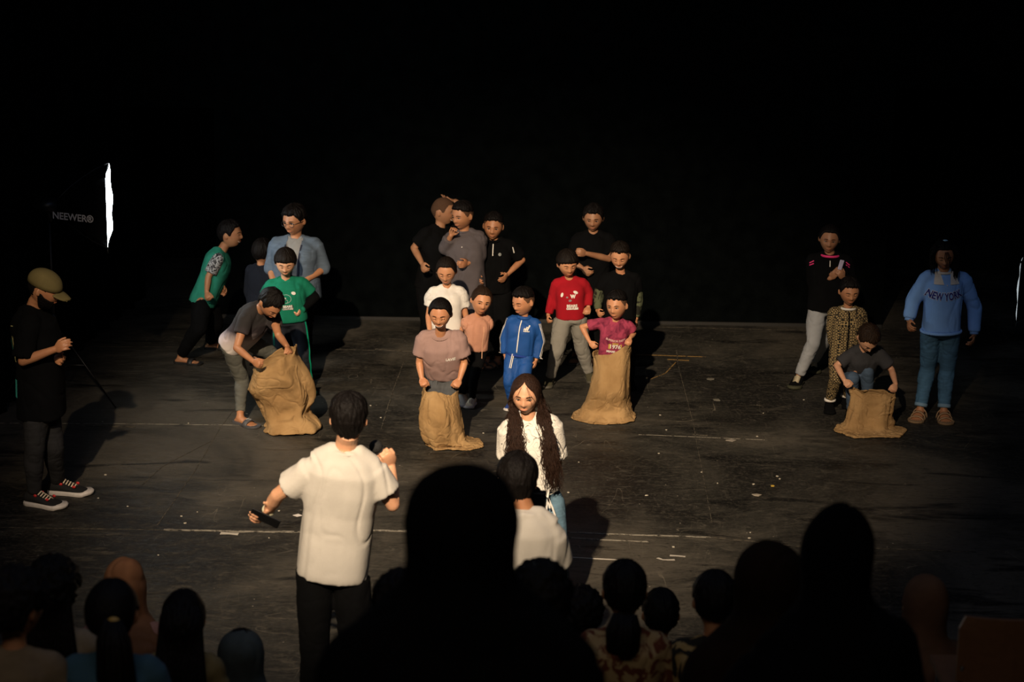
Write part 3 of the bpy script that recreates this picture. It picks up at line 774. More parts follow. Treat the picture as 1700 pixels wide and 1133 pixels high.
    def legstripe(s, k, mat, wd, parent=None, name='side_stripe', inner=False):
        hp, kn, an = s.leg[k][:3]; mb = MB(); f = []; v = []; bv = s.bvh_pants
        o_ = nrm(s.rp * s.sgn[k] * (-1 if inner else 1) + s.fp * .8); i = 0
        pts = [hp + (kn - hp) * q for q in np.linspace(0, 1, 9)] + [kn + (an - kn) * q for q in np.linspace(.1, .93, 9)]
        side = nrm(s.fp - s.rp * s.sgn[k] * .8)
        for q in pts:
            for w in (-wd / 2, wd / 2):
                hit = bv.ray_cast(Vector(q + o_ * .4 + side * w), Vector(-o_)); v.append(np.array(hit[0]) + o_ * .004 if hit[0] is not None else q + o_ * .06 + side * w)
        f = [(2 * j, 2 * j + 1, 2 * j + 3, 2 * j + 2) for j in range(len(pts) - 1)]
        mb.add(v, f); return put(name, mb, mat, parent or s.pantso)
# ------------------------------------------------------------------ the setting
def floor_material():
    m, nt, b = newmat('stage_boards')
    tc = N(nt, 'ShaderNodeTexCoord')
    def nz(scale, detail, vec, rough=.6, dist=0):
        n = N(nt, 'ShaderNodeTexNoise'); n.inputs['Scale'].default_value = scale; n.inputs['Detail'].default_value = detail
        n.inputs['Roughness'].default_value = rough; n.inputs['Distortion'].default_value = dist
        L(nt, vec, n.inputs['Vector']); return n.outputs[0]
    def mapn(sx, sy, rz=0):
        p = N(nt, 'ShaderNodeMapping'); p.inputs['Scale'].default_value = (sx, sy, 1); p.inputs['Rotation'].default_value = (0, 0, math.radians(rz))
        L(nt, tc.outputs['Object'], p.inputs[0]); return p.outputs[0]
    def mixc(fac, a, bcol):
        x = N(nt, 'ShaderNodeMix', data_type='RGBA')
        L(nt, fac, x.inputs[0])
        for sock, v in ((6, a), (7, bcol)):
            if isinstance(v, tuple): x.inputs[sock].default_value = (*v, 1)
            else: L(nt, v, x.inputs[sock])
        return x.outputs[2]
    def thr(f, lo, hi, top=1.0):
        r = N(nt, 'ShaderNodeMapRange'); r.inputs[1].default_value = lo; r.inputs[2].default_value = hi; r.inputs[4].default_value = top
        L(nt, f, r.inputs[0]); return r.outputs[0]
    big = nz(.55, 6, tc.outputs['Object'], .65, .6)
    col = ramp(nt, big, [(.40, (.010, .0095, .0085)), (.50, (.030, .028, .023)), (.60, (.068, .060, .047))])
    st = nz(1, 7, mapn(3.2, 7.0, 6), .78, 2.2)
    col = mixc(thr(st, .53, .66, .6), col, (.085, .074, .056))
    st2 = nz(1, 5, mapn(14, 3.2, -32), .7, .8)
    col = mixc(thr(st2, .60, .72, .4), col, (.090, .080, .062))
    dk = nz(1, 5, mapn(1.0, 3.6, 8), .6, 1.0)
    col = mixc(thr(dk, .56, .66, .9), col, (.005, .005, .0048))
    gr = nz(38, 5, tc.outputs['Object'], .8, .4)
    col = mixc(thr(gr, .50, .64, .55), col, (.062, .055, .043)); gr2 = nz(22, 5, mapn(1, 2.2, 0), .8, .6)
    col = mixc(thr(gr2, .54, .66, .75), col, (.007, .0068, .006))
    # fine scratches: thin contour lines of stretched noise
    for (sx, sy, rz, w, s_) in ((.8, 5.0, 14, .0022, .55), (5, .9, 24, .0018, .5), (1.3, 6.0, -24, .0016, .5)):
        a = nz(1, 1, mapn(sx, sy, rz), .4, .3)
        d = N(nt, 'ShaderNodeMath', operation='SUBTRACT'); d.inputs[1].default_value = .5; L(nt, a, d.inputs[0])
        e = N(nt, 'ShaderNodeMath', operation='ABSOLUTE'); L(nt, d.outputs[0], e.inputs[0])
        l = thr(e.outputs[0], w, 0.0, 1); br = thr(nz(2.5, 4, tc.outputs['Object']), .48, .62, s_)
        mu = N(nt, 'ShaderNodeMath', operation='MULTIPLY'); L(nt, l, mu.inputs[0]); L(nt, br, mu.inputs[1])
        col = mixc(mu.outputs[0], col, (.22, .19, .14))
    # flecks
    vo = N(nt, 'ShaderNodeTexVoronoi'); vo.inputs['Scale'].default_value = 9; L(nt, tc.outputs['Object'], vo.inputs['Vector'])
    fl = thr(vo.outputs['Distance'], .055, .035, 1); fb = thr(nz(1.6, 3, tc.outputs['Object']), .50, .58, .8)
    mu = N(nt, 'ShaderNodeMath', operation='MULTIPLY'); L(nt, fl, mu.inputs[0]); L(nt, fb, mu.inputs[1])
    col = mixc(mu.outputs[0], col, (.32, .28, .22))
    L(nt, col, b.inputs['Base Color'])
    L(nt, thr(st, .3, .8, .62), b.inputs['Roughness'])
    r = N(nt, 'ShaderNodeMapRange'); r.inputs[1].default_value = .3; r.inputs[2].default_value = .7; r.inputs[3].default_value = .42; r.inputs[4].default_value = .75
    L(nt, st, r.inputs[0]); L(nt, r.outputs[0], b.inputs['Roughness'])
    b.inputs['Specular IOR Level'].default_value = .18
    bp = N(nt, 'ShaderNodeBump'); bp.inputs['Strength'].default_value = .25; bp.inputs['Distance'].default_value = .01
    L(nt, st, bp.inputs['Height']); L(nt, bp.outputs[0], b.inputs['Normal'])
    return m
def struct(name, mb, mat, label=None):
    o = put(name, mb, mat, None, smooth=False); o['kind'] = 'structure'
    if label: o['label'] = label
    return o
I3 = np.eye(3)
black_cloth = fabric('black_cloth', (.0022, .0028, .0028), 1, .3, 60, .4, spec=.0)
black_paint = plain('black_paint', (.004, .0045, .0045), .9, spec=.05)
mb = MB(); mb.box((0, 13, -.05), I3, (12, 15, .05)); struct('floor', mb, floor_material())
YB = ground(850, 534)[1]
xl, xr = PY(359, 400, YB)[0], PY(1472, 400, YB)[0]
ztop = PY(355, 180, YB)[2]
mb = MB(); mb.box(((xl + xr) / 2, YB + .15, 5.5), I3, ((xr - xl) / 2, .15, 5.5)); struct('wall_back', mb, black_cloth)
mb = MB(); mb.box(((xl + xr) / 2, YB - .01, .014), I3, ((xr - xl) / 2, .012, .014)); struct('baseboard_back', mb, plain('worn_trim', (.012, .011, .009), .6))
mb = MB(); mb.box((0, YB + 2.6, 5.5), I3, (12, .1, 5.5)); struct('wall_far', mb, black_paint)
# headers of the two wing openings
zt2 = PY(1479, 146, YB)[2]
mb = MB(); mb.box((xl - 2.6, YB + .15, (ztop + 11) / 2), I3, (2.6, .14, (11 - ztop) / 2)); struct('wall_header', mb, black_cloth)
mb = MB(); mb.box((xr + 2.6, YB + .15, (zt2 + 11) / 2), I3, (2.6, .14, (11 - zt2) / 2)); struct('wall_header', mb, black_cloth)
# left wing curtain, hung at an angle, with folds
def curtain(p0, p1, z1, name):
    mb = MB(); d = nrm(p1 - p0); n = V(-d[1], d[0], 0); Ls = np.linalg.norm(p1 - p0); k = int(Ls / .04); R = []
    xs = np.linspace(0, Ls, k)
    f_ = np.array([p0 + d * x + n * (.05 * math.sin(x * 17) + .02 * math.sin(x * 41 + 1)) for x in xs]); b_ = f_[::-1] - n * .03
    ring = np.concatenate([f_, b_])
    mb.rings([ring + V(0, 0, z) for z in (.01, z1)]); return struct(name, mb, fabric('wing_curtain', (.0022, .0028, .0028), 1, .3, 60, .4, spec=.0))
for a_, b_ in (((-60, 728), (232, 492)), ((1930, 760), (1860, 560))):
    g0, g1 = ground(*a_), ground(*b_)
    for i in range(6): curtain(g0 + (g1 - g0) * i / 6, g0 + (g1 - g0) * (i + 1) / 6, 6.5, 'wall_left' if a_[0] < 0 else 'wall_right')
mb = MB(); mb.box((0, 11, 11.05), I3, (12, 17, .05)); struct('ceiling', mb, black_paint)
# raked floor of the audience
TIERS = [(8.55, .15), (7.35, .5), (6.35, .95), (5.3, 1.4), (4.3, 1.85), (3.2, 2.2), (2.1, 2.6)]
for i, (y1, z) in enumerate(TIERS):
    y0 = TIERS[i + 1][0] if i + 1 < len(TIERS) else -1.5
    mb = MB(); mb.box((0, (y0 + y1) / 2, z / 2 - .001), I3, (6, (y1 - y0) / 2, z / 2)); struct('floor_tier', mb, plain('dark_carpet', (.010, .009, .009), 1, spec=.05))

# worn tape and seams on the boards, and one painted floor glow
def strip(name, pts, wd, mat, label, group=None, ragged=.3, cat='tape', seed=0):
    rng = random.Random(seed or len(bpy.data.objects)); P = [ground(*p) for p in pts]; Q = []
    for a, b in zip(P[:-1], P[1:]):
        n = max(2, int(np.linalg.norm(b - a) / .05))
        Q += [a + (b - a) * i / n for i in range(n)]
    Q.append(P[-1]); mb = MB(); v = []; f = []
    for i, q in enumerate(Q):
        d = nrm(Q[min(i + 1, len(Q) - 1)] - Q[max(i - 1, 0)]); n = V(-d[1], d[0], 0)
        w0, w1 = wd * (.5 - ragged * rng.random() * .5), wd * (.5 - ragged * rng.random() * .5)
        v += [q + n * w0 + V(0, 0, .0004), q + n * w0 + V(0, 0, .0022), q - n * w1 + V(0, 0, .0022), q - n * w1 + V(0, 0, .0004)]
        if i:
            a = 4 * i - 4; f += [(a + j, a + (j + 1) % 4, a + 4 + (j + 1) % 4, a + 4 + j) for j in range(4)]
    f += [(3, 2, 1, 0), tuple(range(len(v) - 4, len(v)))]
    mb.add(v, f); o = put(name, mb, mat, None, smooth=False); return props(o, label, cat, group)
tape = worn('worn_tape', (.22, .20, .16), .46); tapew = worn('white_tape', (.36, .33, .28), .36)
tapeo = worn('ochre_tape', (.22, .13, .04), .44); tdim = worn('grey_tape', (.085, .072, .052), .5)
strip('floor_tape', [(-20, 876), (300, 881)], .012, tdim, 'thin faint grey tape line by the capped man\'s sneakers', ragged=.9)
strip('floor_tape', [(272, 880), (400, 883), (500, 884)], .040, tape, 'worn pale tape strip beside the phone hand of the man with the microphone', ragged=.6)
strip('floor_tape', [(366, 886), (396, 887)], .07, tapew, 'short torn white tape scrap in front of the long pale tape strip', ragged=.7)
strip('floor_tape', [(600, 881), (700, 883)], .040, tape, 'worn pale tape strip right of the man in the white tee', ragged=.5)
strip('floor_tape', [(925, 884), (1060, 889), (1185, 893)], .030, tape, 'worn tape strip right of the photographer, farther of two parallel ones', ragged=.8)
strip('floor_tape', [(925, 892), (1000, 897), (1078, 900)], .026, tape, 'shorter worn tape strip right of the photographer, nearer of two parallel ones', ragged=.9)
strip('floor_tape', [(938, 925), (985, 928), (1034, 931)], .022, tapew, 'ragged thin white tape close to the audience heads', ragged=.9)
strip('floor_tape', [(1185, 893), (1330, 908)], .020, tdim, 'thin dim tape line right of the parallel tape strips', ragged=.9)
strip('floor_tape', [(1450, 911), (1620, 917)], .020, tdim, 'thin dim tape line behind the tan headscarf', ragged=.9)
strip('floor_tape', [(1112, 923), (1138, 925)], .03, tapew, 'small torn white scrap behind the child with the dark cropped head', ragged=.8)
strip('floor_tape', [(1092, 927), (1100, 930), (1120, 930)], .024, tapew, 'bent torn white scrap lying before the small torn scrap', ragged=.8)
strip('floor_tape', [(-20, 703), (200, 704), (440, 707)], .012, tape, 'thin scuffed seam tape running behind the capped man to the grey slide sandal', ragged=.9)
strip('floor_tape', [(120, 706), (225, 709)], .07, tdim, 'broad scuffed pale mark beside the capped man\'s dark jeans', ragged=.9)  # highlight on the boards painted in as a pale strip, not tape
strip('floor_tape', [(623, 580), (668, 583)], .035, tdim, 'short brown tape left of the girl in the mauve tee', ragged=.2)
strip('floor_tape', [(150, 576), (430, 577), (690, 584)], .010, tdim, 'thin brown seam line behind the sack racers', ragged=.9)
strip('floor_tape', [(1050, 589), (1172, 593)], .020, tapeo, 'thin ochre tape line right of the boy in the black sweater', ragged=.4)
strip('floor_tape', [(1108, 597), (1144, 599)], .022, tapeo, 'short ochre tape dash below the thin ochre line', ragged=.4)
strip('floor_tape', [(1123, 582), (1125, 600)], .012, tdim, 'upright dash crossing the ochre tape lines', ragged=.4)
strip('floor_tape', [(1060, 722), (1270, 731)], .008, tape, 'thin scratched line on the boards right of the third sack', ragged=.9)
strip('floor_tape', [(1150, 722), (1175, 724)], .035, tdim, 'short pale dash on the thin scratched line', ragged=.7)
strip('floor_tape', [(1080, 630), (1105, 620), (1122, 602)], .012, tapeo, 'curved ochre line leading to the ochre tape dash', ragged=.5)
strip('floor_tape', [(1124, 600), (1150, 700), (1182, 868)], .008, tdim, 'long faint seam running from the ochre dash toward the audience', ragged=.9)
strip('floor_tape', [(389, 680), (366, 710), (325, 780), (262, 872)], .012, tdim, 'long scuffed seam running down from the grey slide sandal', ragged=.8)
strip('floor_tape', [(350, 733), (270, 775), (236, 806)], .010, tdim, 'thin slanting scratch left of the long scuffed seam', ragged=.8)
strip('floor_tape', [(670, 602), (652, 650), (633, 712)], .012, tdim, 'worn seam between the presenter\'s head and the girl in the mauve tee', ragged=.9)
strip('floor_tape', [(1080, 543), (1345, 549)], .014, tdim, 'thin pale line at the foot of the back wall', ragged=.7)
rng = random.Random(21)
paper = fabric('paper', (.42, .38, .30), .8, .2, 50, .1)
def scrap(px, py, r, label, mat=None, group=None):
    c = ground(px, py); n = rng.randint(4, 6); a0 = rng.random() * 6; mb = MB(); R = []
    q = [(a0 + 2 * PI * i / n, r * rng.uniform(.7, 1.1)) for i in range(n)]
    for z in (.0005, .004): R.append(np.array([c + V(math.cos(a) * d, math.sin(a) * d, z + rng.random() * .002) for a, d in q]))
    mb.rings(R); return props(put('paper_scrap', mb, mat or paper, None, smooth=False), label, 'scrap', group)
grey_tile = plain('grey_card', (.13, .12, .095), .7)
scrap(1189, 665, .035, 'square grey card lying above the other two right of the third sack', grey_tile)
scrap(1215, 732, .042, 'square pale card at the end of the thin scratched line', plain('pale_card', (.24, .21, .17), .7))
scrap(1256, 823, .035, 'pale scrap on the open boards to the right of the long-haired person, nearest the audience', plain('pale_card2', (.30, .26, .20), .7))
scrap(1180, 630, .035, 'dim brown card on the boards, farthest back of the square cards', grey_tile)
scrap(1283, 808, .018, 'small yellow scrap next to the pale scrap', plain('yellow_scrap', (.5, .33, .05), .6))
scrap(494, 857, .03, 'white paper scrap beside the presenter\'s back', plain('white_scrap', (.6, .55, .5), .7))
for i in range(46):
    px, py = rng.uniform(140, 1380), rng.uniform(640, 930)
    scrap(px, py, rng.uniform(.005, .012), 'tiny pale crumb of paper scattered on the black boards', None, 'tiny paper crumbs on the stage boards')

# ------------------------------------------------------------------ burlap sacks
def burlap():
    m, nt, b = newmat('burlap'); tc = N(nt, 'ShaderNodeTexCoord')
    no = N(nt, 'ShaderNodeTexNoise'); no.inputs['Scale'].default_value = 5; no.inputs['Detail'].default_value = 5; L(nt, tc.outputs['Object'], no.inputs['Vector'])
    w1 = N(nt, 'ShaderNodeTexWave', bands_direction='Z'); w1.inputs['Scale'].default_value = 120; w1.inputs['Distortion'].default_value = 3; w1.inputs['Detail Scale'].default_value = 2
    w2 = N(nt, 'ShaderNodeTexWave', bands_direction='X'); w2.inputs['Scale'].default_value = 120; w2.inputs['Distortion'].default_value = 3; w2.inputs['Detail Scale'].default_value = 2
    L(nt, tc.outputs['Object'], w1.inputs['Vector']); L(nt, tc.outputs['Object'], w2.inputs['Vector'])
    mx = N(nt, 'ShaderNodeMath', operation='ADD'); L(nt, w1.outputs[1], mx.inputs[0]); L(nt, w2.outputs[1], mx.inputs[1])
    c = N(nt, 'ShaderNodeMath', operation='MULTIPLY_ADD'); c.inputs[1].default_value = .22; L(nt, mx.outputs[0], c.inputs[0]); L(nt, no.outputs[0], c.inputs[2])
    L(nt, ramp(nt, c.outputs[0], [(.35, (.20, .115, .045)), (.72, (.36, .22, .095)), (.95, (.46, .30, .14))]), b.inputs['Base Color'])
    bp = N(nt, 'ShaderNodeBump'); bp.inputs['Strength'].default_value = .5; bp.inputs['Distance'].default_value = .006
    L(nt, mx.outputs[0], bp.inputs['Height']); L(nt, bp.outputs[0], b.inputs['Normal'])
    b.inputs['Roughness'].default_value = .95; b.inputs['Specular IOR Level'].default_value = .1
    return m
BURLAP = burlap()
def sack(label, Y0, rings, amp=.022, seed=0, folds=7, rimtuck=.0):
    """rings from rim to ground: (left px, left py, right px, right py, half depth, y offset)"""
    K = 96; C = []
    for (x0, y0, x1, y1, dp, yo) in rings:
        a, b = PY(x0, y0, Y0 + yo), PY(x1, y1, Y0 + yo)
        a[2] = max(a[2], .012); b[2] = max(b[2], .012); C.append((a, b, dp))
    n = len(C); rows = []
    S = 54
    for j in range(S + 1):
        t = j / S * (n - 1); i = min(int(t), n - 2); u = t - i
        def cr(g):
            p0, p1, p2, p3 = g(max(i - 1, 0)), g(i), g(i + 1), g(min(i + 2, n - 1))
            return .5 * ((2 * p1) + (-p0 + p2) * u + (2 * p0 - 5 * p1 + 4 * p2 - p3) * u * u + (-p0 + 3 * p1 - 3 * p2 + p3) * u ** 3)
        a, b = cr(lambda q: C[q][0]), cr(lambda q: C[q][1]); dp = max(float(cr(lambda q: np.array(C[q][2]))), .03)
        c, h = (a + b) / 2, (b - a) / 2; hw = np.linalg.norm(h); ang = np.linspace(0, 2 * PI, K, endpoint=False)
        T = j / S; e = .8
        x = np.sign(np.cos(ang)) * np.abs(np.cos(ang)) ** e; y = np.sign(np.sin(ang)) * np.abs(np.sin(ang)) ** e
        ring = c + np.outer(x, h) + np.outer(y, V(0, -dp, 0))
        q = np.stack([np.cos(ang) * 1.9 + seed, np.sin(ang) * 1.9, np.full(K, T * 3.0)], 1)
        fo = vnoise(q) * 1.3 + .5 * vnoise(q * 2.2 + 3) + .55 * np.sin(ang * folds + seed + T * 2.5 + 2 * vnoise(q * .7)) * (1 - .5 * T)
        fo2 = (1 - np.abs(vnoise(np.stack([np.cos(ang) * .9 + 5, np.full(K, T * 9.0 + seed), np.sin(ang) * .9], 1))) * 3) * T ** 1.5
        am = amp * min(1, .45 + T * 1.4) * (1 if T < .93 else .8)
        rad = nrm(h) * np.cos(ang)[:, None] + V(0, -1, 0) * np.sin(ang)[:, None]
        ring = ring + rad * (fo * am + fo2 * am * .9)[:, None]
        ring[:, 2] += .006 * vnoise(q * 3 + 7) + (.010 * np.sin(ang * 5 + seed) if T < .04 else 0)
        ring[:, 2] = np.maximum(ring[:, 2], .006); rows.append(ring)
    mb = MB(); mb.rings(rows, cap=False)
    c = rows[-1].mean(0); inner = [c + (rows[-1] - c) * s_ for s_ in (.6, .2)]
    k0 = len(rows) * K - K
    for r_ in inner: r_[:, 2] = .008
    mb.rings([rows[-1]] + inner, cap=False); base = mb.n - K; mb.f.append(tuple(range(base, base + K))); mb.m.append(0)
    me = mb.mesh('sack')
    me = evalmods(me, [('WELD', dict(merge_threshold=.0005)), ('SUBSURF', dict(levels=1)), ('SOLIDIFY', dict(thickness=.006, offset=-1))])
    wrinkle(me, .0065, 8, seed=seed, stretch=(1, 1, .8)); wrinkle(me, .0025, 21, seed=seed + 3, stretch=(1, 1, .8))
    v = getv(me); v[:, 2] = np.maximum(v[:, 2], .001); setv(me, v)
    o = link('burlap_sack', me, BURLAP); return props(o, label, 'sack')
# ------------------------------------------------------------------ people on the stage
def jeans(c, n): return denim(n, c)
BLK = fabric('black_cotton', (.0022, .0023, .0026), .95, .25, 400, .2, spec=.08)
WHT = plain('white_print', (.62, .59, .53), .7)
def zipper(P, t0, t1, mat, x=0, wd=.008, name='zip'):
    n = 8; L_ = P.TL * (t0 - t1); return P.bar([(0, L_ / 2 - L_ * i / n) for i in range(n + 1)], wd, (t0 + t1) / 2, x, mat, name, off=.005)
def hemrib(P, t, rx, ry, mat, r=.011): return P.band(t, rx, ry, r, mat, 'hem_rib')

# the man in the cap
P = Person('bearded person in olive cap and black tee rubbing hands at the left edge', H=1.62, g=(88, 832), pel=(66, 648), nk=(52, 508, 0), hd=(74, 480, -.03),
    yaw=90, tyaw=99, sg=1, look=(82, 22, 0), skin='tan', eyes='down', hh=.235,
    a=dict(el=(38, 600, -.07), wr=(92, 580, -.03), hand=(112, 570), curl=30, thumb=V(0, .2, 1)),
    b=dict(el=(78, 585, -.12), wr=(92, 594, -.14), hand=(112, 603), curl=26, thumb=V(.2, .5, 1)),
    la=dict(kn=(58, 745), ft=(58, 838), yaw=70), lb=dict(kn=(90, 742), ft=(97, 819), yaw=84), w=1.05)
P.body().face(); P.hairdo('buzz')
Q, f = hairshell('beard', 3); mb = MB(); mb.add(P.hp3(Q), f); put('beard', mb, P.hairm, P.root)
P.top(BLK, 'shirt', hem=-.30, sleeve=.92, loose=.040, sl=.026, amp=.006)
teal = plain('teal_print', (.05, .42, .36), .7); yel = plain('yellow_print', (.55, .52, .22), .7)
for x_ in (-.07, -.03, .02): P.bar([(0, .14), (.012, .05), (-.006, -.04), (.004, -.10)], .030, .58, x_, yel if x_ != -.03 else teal, back=True)
for x_ in (-.07, -.02, .03): P.bar([(0, .05), (.0, -.07)], .036, .10, x_, teal, back=True)
P.blob(.012, .012, .72, .06, WHT)
P.pants(jeans((.018, .018, .019), 'washed_black_denim'), loose=.012, end=.95)
P.shoes('sneaker', [fabric('black_suede', (.012, .012, .012), .9), plain('sole_offwhite', (.50, .46, .42), .6), plain('lace_cream', (.62, .52, .38), .8), plain('red_tab', (.45, .02, .02), .5)])
mb = MB(); c = P.hp3([[0, .02, .12]])[0]; ax = np.stack([P.hr, -P.hf, P.hu]); hh = P.hh; olive = fabric('olive_twill', (.12, .095, .035), .9, .15, 300, .2)
D, f = sphere_dirs(40, 20); up = D[:, 2] > -.05; v = np.stack([D[:, 0] * .42, D[:, 1] * .50 + .02, np.where(D[:, 2] > 0, D[:, 2] ** .8 * .42 if False else np.abs(D[:, 2]) ** .85 * .43, -.02) + .12 + .05 * D[:, 1]], 1)
mb.add(P.hp3(v), f); cap = put('cap', mb, olive, P.root)
mb = MB(); R = []
for q in np.linspace(0, 1, 6):
    xs = np.linspace(-1, 1, 15); wv = .34 * math.sqrt(max(0.02, 1 - (q * .93) ** 2.2)); y = -.36 - .36 * q
    top_ = [[x * wv, y - .0 - .06 * (1 - x * x), .12 - .05 - .10 * q - .06 * x * x] for x in xs]; bot = [[a, b, c2 - .025] for a, b, c2 in top_[::-1]]
    R.append(P.hp3(top_ + bot))
mb.rings(R); put('visor', mb, olive, cap)
CAPMAN = P

# boy in teal tee leaning far left
P = Person('laughing person in teal tee with patterned sleeves leaning forward in black slides', H=1.36, g=(325, 592), pel=(340, 492), nk=(368, 414, 'n'), hd=(382, 389, -.02),
    yaw=80, tyaw=78, look=(78, -2, 0), skin='tan', hair='short', eyes='closed', mouth='smile',
    a=dict(sh=(362, 430), el=(346, 460, -.05), wr=(343, 486, -.03), hand=(346, 500), curl=60),
    b=dict(el=(368, 458, 'f'), wr=(369, 474, 'n'), hand=(379, 490), curl=22, thumb=V(.3, -.6, .6)),
    la=dict(kn=(330, 545), ft=(300, 603), yaw=75), lb=dict(kn=(358, 538), ft=(350, 579), yaw=82))
P.body().face(); P.hairdo()
o = P.top(fabric('teal_tee', (.02, .20, .135), .9), 'shirt', hem=-.16, sleeve=.0, loose=.022, sl=.014)
for k in 'ab':
    sh, el, wr = P.arm[k]; mb = MB(); mb.tube([sh, sh + (el - sh) * .80], [.052, .056], 18, ends=False); mb.ball(sh, .052, 14)
    me = remesh(mb, .009, 3); wrinkle(me, .003, 10); link('sleeve', me, patternmat('paisley_' + k, 'noise', (.02, .02, .022), (.34, .34, .34), 38, .5, .04), P.topo)
P.pants(BLK, loose=.022, end=.95); P.shoes('slide', [plain('black_rubber', (.01, .01, .01), .6)])

# dark boy half hidden
P = Person('person in dark navy shirt half hidden behind the boy with glasses', H=1.12, g=(432, 606), pel=(430, 520), nk=(433, 440, 0), hd=(436, 419, .02), yaw=150, look=(150, 5, 0), skin='tan', hair='short',
    la=dict(ft=(424, 606)), lb=dict(ft=(441, 606)))
P.body().face(); P.hairdo(); P.top(fabric('navy_dark', (.006, .008, .014), .95), 'shirt', sleeve=1.9, loose=.015, sl=.008); P.pants(BLK, loose=.012); P.shoes('sneaker', [BLK, BLK])

# boy with glasses
P = Person('person with round glasses in open light blue shirt over grey tee', H=1.50, g=(492, 624), pel=(494, 478), nk=(491, 394, 0), hd=(489, 366, -.02),
    yaw=-8, look=(-28, 14, 0), skin='tan', hair='tuft', w=1.18, hh=.222,
    a=dict(el=(449, 446, -.02), wr=(458, 480, 'n')), b=dict(el=(538, 446, .0), wr=(507, 466, 'n'), curl=30),
    la=dict(ft=(478, 622)), lb=dict(ft=(508, 628)))
P.body().face(); P.hairdo()
gt = P.top(fabric('grey_marl', (.20, .195, .185), .9, .15), 't_shirt', hem=-.10, sleeve=.3, loose=.008, sl=.006, neck=.048)
P.text('K', .03, .55, .0, plain('grey_print', (.08, .08, .08), .8))
shirtm = denim('chambray', (.078, .105, .140))
# open shirt: side panels as a second layer cut open at the front
o = P.top(shirtm, 'overshirt', hem=-.22, sleeve=1.02, loose=.030, sl=.016, neck=.056)
import bmesh
bm = bmesh.new(); bm.from_mesh(o.data); w = wloc(o); dele = []
for fc in bm.faces:
    q = np.array(fc.calc_center_median()) + w; d = q - P.pel; x = float(np.dot(d, P.rc)); y = float(np.dot(d, P.fc)); t = float(np.dot(d, P.u)) / P.TL
    wid = .022 + .040 * max(0, min(1, (t - .0) / .9))
    if y > .02 and abs(x - .004) < wid: dele.append(fc)
bmesh.ops.delete(bm, geom=dele, context='FACES'); bm.to_mesh(o.data); bm.free()
for sd in (-1, 1):
    P.bar([(sd * (.022 + .040 * max(0, min(1, t / .9))) + sd * .004, (t - .35) * P.TL) for t in np.linspace(-.2, .9, 14)], .014, .35, .003, plain('navy_edge', (.01, .014, .03), .9), 'placket', off=.003)
    P.armring('a' if sd < 0 else 'b', 1.02, .048, .014, shirtm, 'cuff')
    mb = MB(); c, r, f = P.tor(.97); pts = [c + r * sd * (.055) + f * -.03 + P.u * .012, c + r * sd * .060 + f * .03 + P.u * .006, c + r * sd * .045 + f * .085 - P.u * .035]
    mb.tube(pts, [.016, .022, .010], 8, flat=(r, .4)); put('collar', mb, shirtm, P.topo)
P.pants(BLK, loose=.015); P.shoes('sneaker', [BLK, BLK])
mb = MB(); blackp = plain('black_plastic', (.008, .008, .008), .3)
for sd in (-1, 1):
    c = facept(sd * .15, 0, .075); a = np.linspace(0, 2 * PI, 21); mb.tube([P.hp3([[c[0] + .098 * math.cos(q), c[1] + .02 * abs(math.cos(q)), c[2] + .078 * math.sin(q)]])[0] for q in a], .0085 * P.hh, 6)
    mb.tube([P.hp3([[sd * .245, c[1] + .02, .02]])[0], P.hp3([[sd * .36, -.15, .02]])[0], P.hp3([[sd * .375, .03, .01]])[0]], .008 * P.hh, 6)
mb.tube([P.hp3([[x, facept(0, 0.02, .03)[1], .02]])[0] for x in (-.055, 0, .055)], .008 * P.hh, 6)
put('glasses', mb, blackp, P.root)

# green bear shirt
P = Person('person in green printed tee with dark sleeves and green-striped black track trousers', H=1.20, g=(487, 645), pel=(480, 530), nk=(474, 462, 0), hd=(474, 436, -.06),
    yaw=6, look=(4, 24, 0), skin='fair', hair='bowl', hairc='dark', eyes='down', w=1.12,
    a=dict(el=(438, 497, .02), wr=(444, 524, 'n')), b=dict(el=(523, 494, .02), wr=(499, 516, 'n'), hand=(490, 523), curl=75, thumb=V(-.2, -.2, 1)),
    la=dict(ft=(466, 640)), lb=dict(kn=(504, 590), ft=(512, 648), yaw=15))
P.body().face(); P.hairdo()
green = fabric('green_cotton', (.004, .135, .075), .9, .12)
o = P.top(BLK, 'undershirt', hem=.0, sleeve=1.88, loose=.004, sl=.006)
P.top(green, 'shirt', hem=-.03, sleeve=.72, loose=.026, sl=.014, neck=.050)
P.armring('b', 1.9, .030, .012, green, 'cuff'); P.armring('a', 1.9, .030, .012, green, 'cuff')
P.blob(.016, .012, .66, -.062, WHT, rot=25); P.blob(.018, .012, .70, .045, WHT, rot=-20)
ol = plain('outline_print', (.30, .42, .36), .7); a = np.linspace(0, 2 * PI, 25)
P.bar([(.042 * math.cos(q), .034 * math.sin(q)) for q in a], .003, .58, -.008, ol); P.bar([(.020 * math.cos(q), .014 * math.sin(q)) for q in a], .003, .52, -.012, ol)
P.blob(.009, .005, .60, -.012, WHT); P.blob(.007, .005, .55, -.014, plain('black_print', (.01, .01, .01), .8)); 
P.bar([(-.045, 0), (.045, 0)], .034, .37, .0, plain('dark_label', (.012, .03, .02), .8)); P.text('BEARS', .026, .395, .0, WHT, bold=.0012, off=.007); P.text('COUTURE', .018, .335, .0, WHT, bold=.0006, off=.007)
P.pants(fabric('navy_track', (.009, .011, .016), .8, .2), loose=.018); P.legstripe('b', fabric('green_trim', (.0, .26, .14), .8), .016); P.legstripe('a', green, .014)
P.text('WEAR', .020, .12, .075, WHT, bvh=P.bvh_pants, parent=P.pantso); P.shoes('sneaker', [BLK, fabric('green_sole', (.0, .2, .11), .8)])

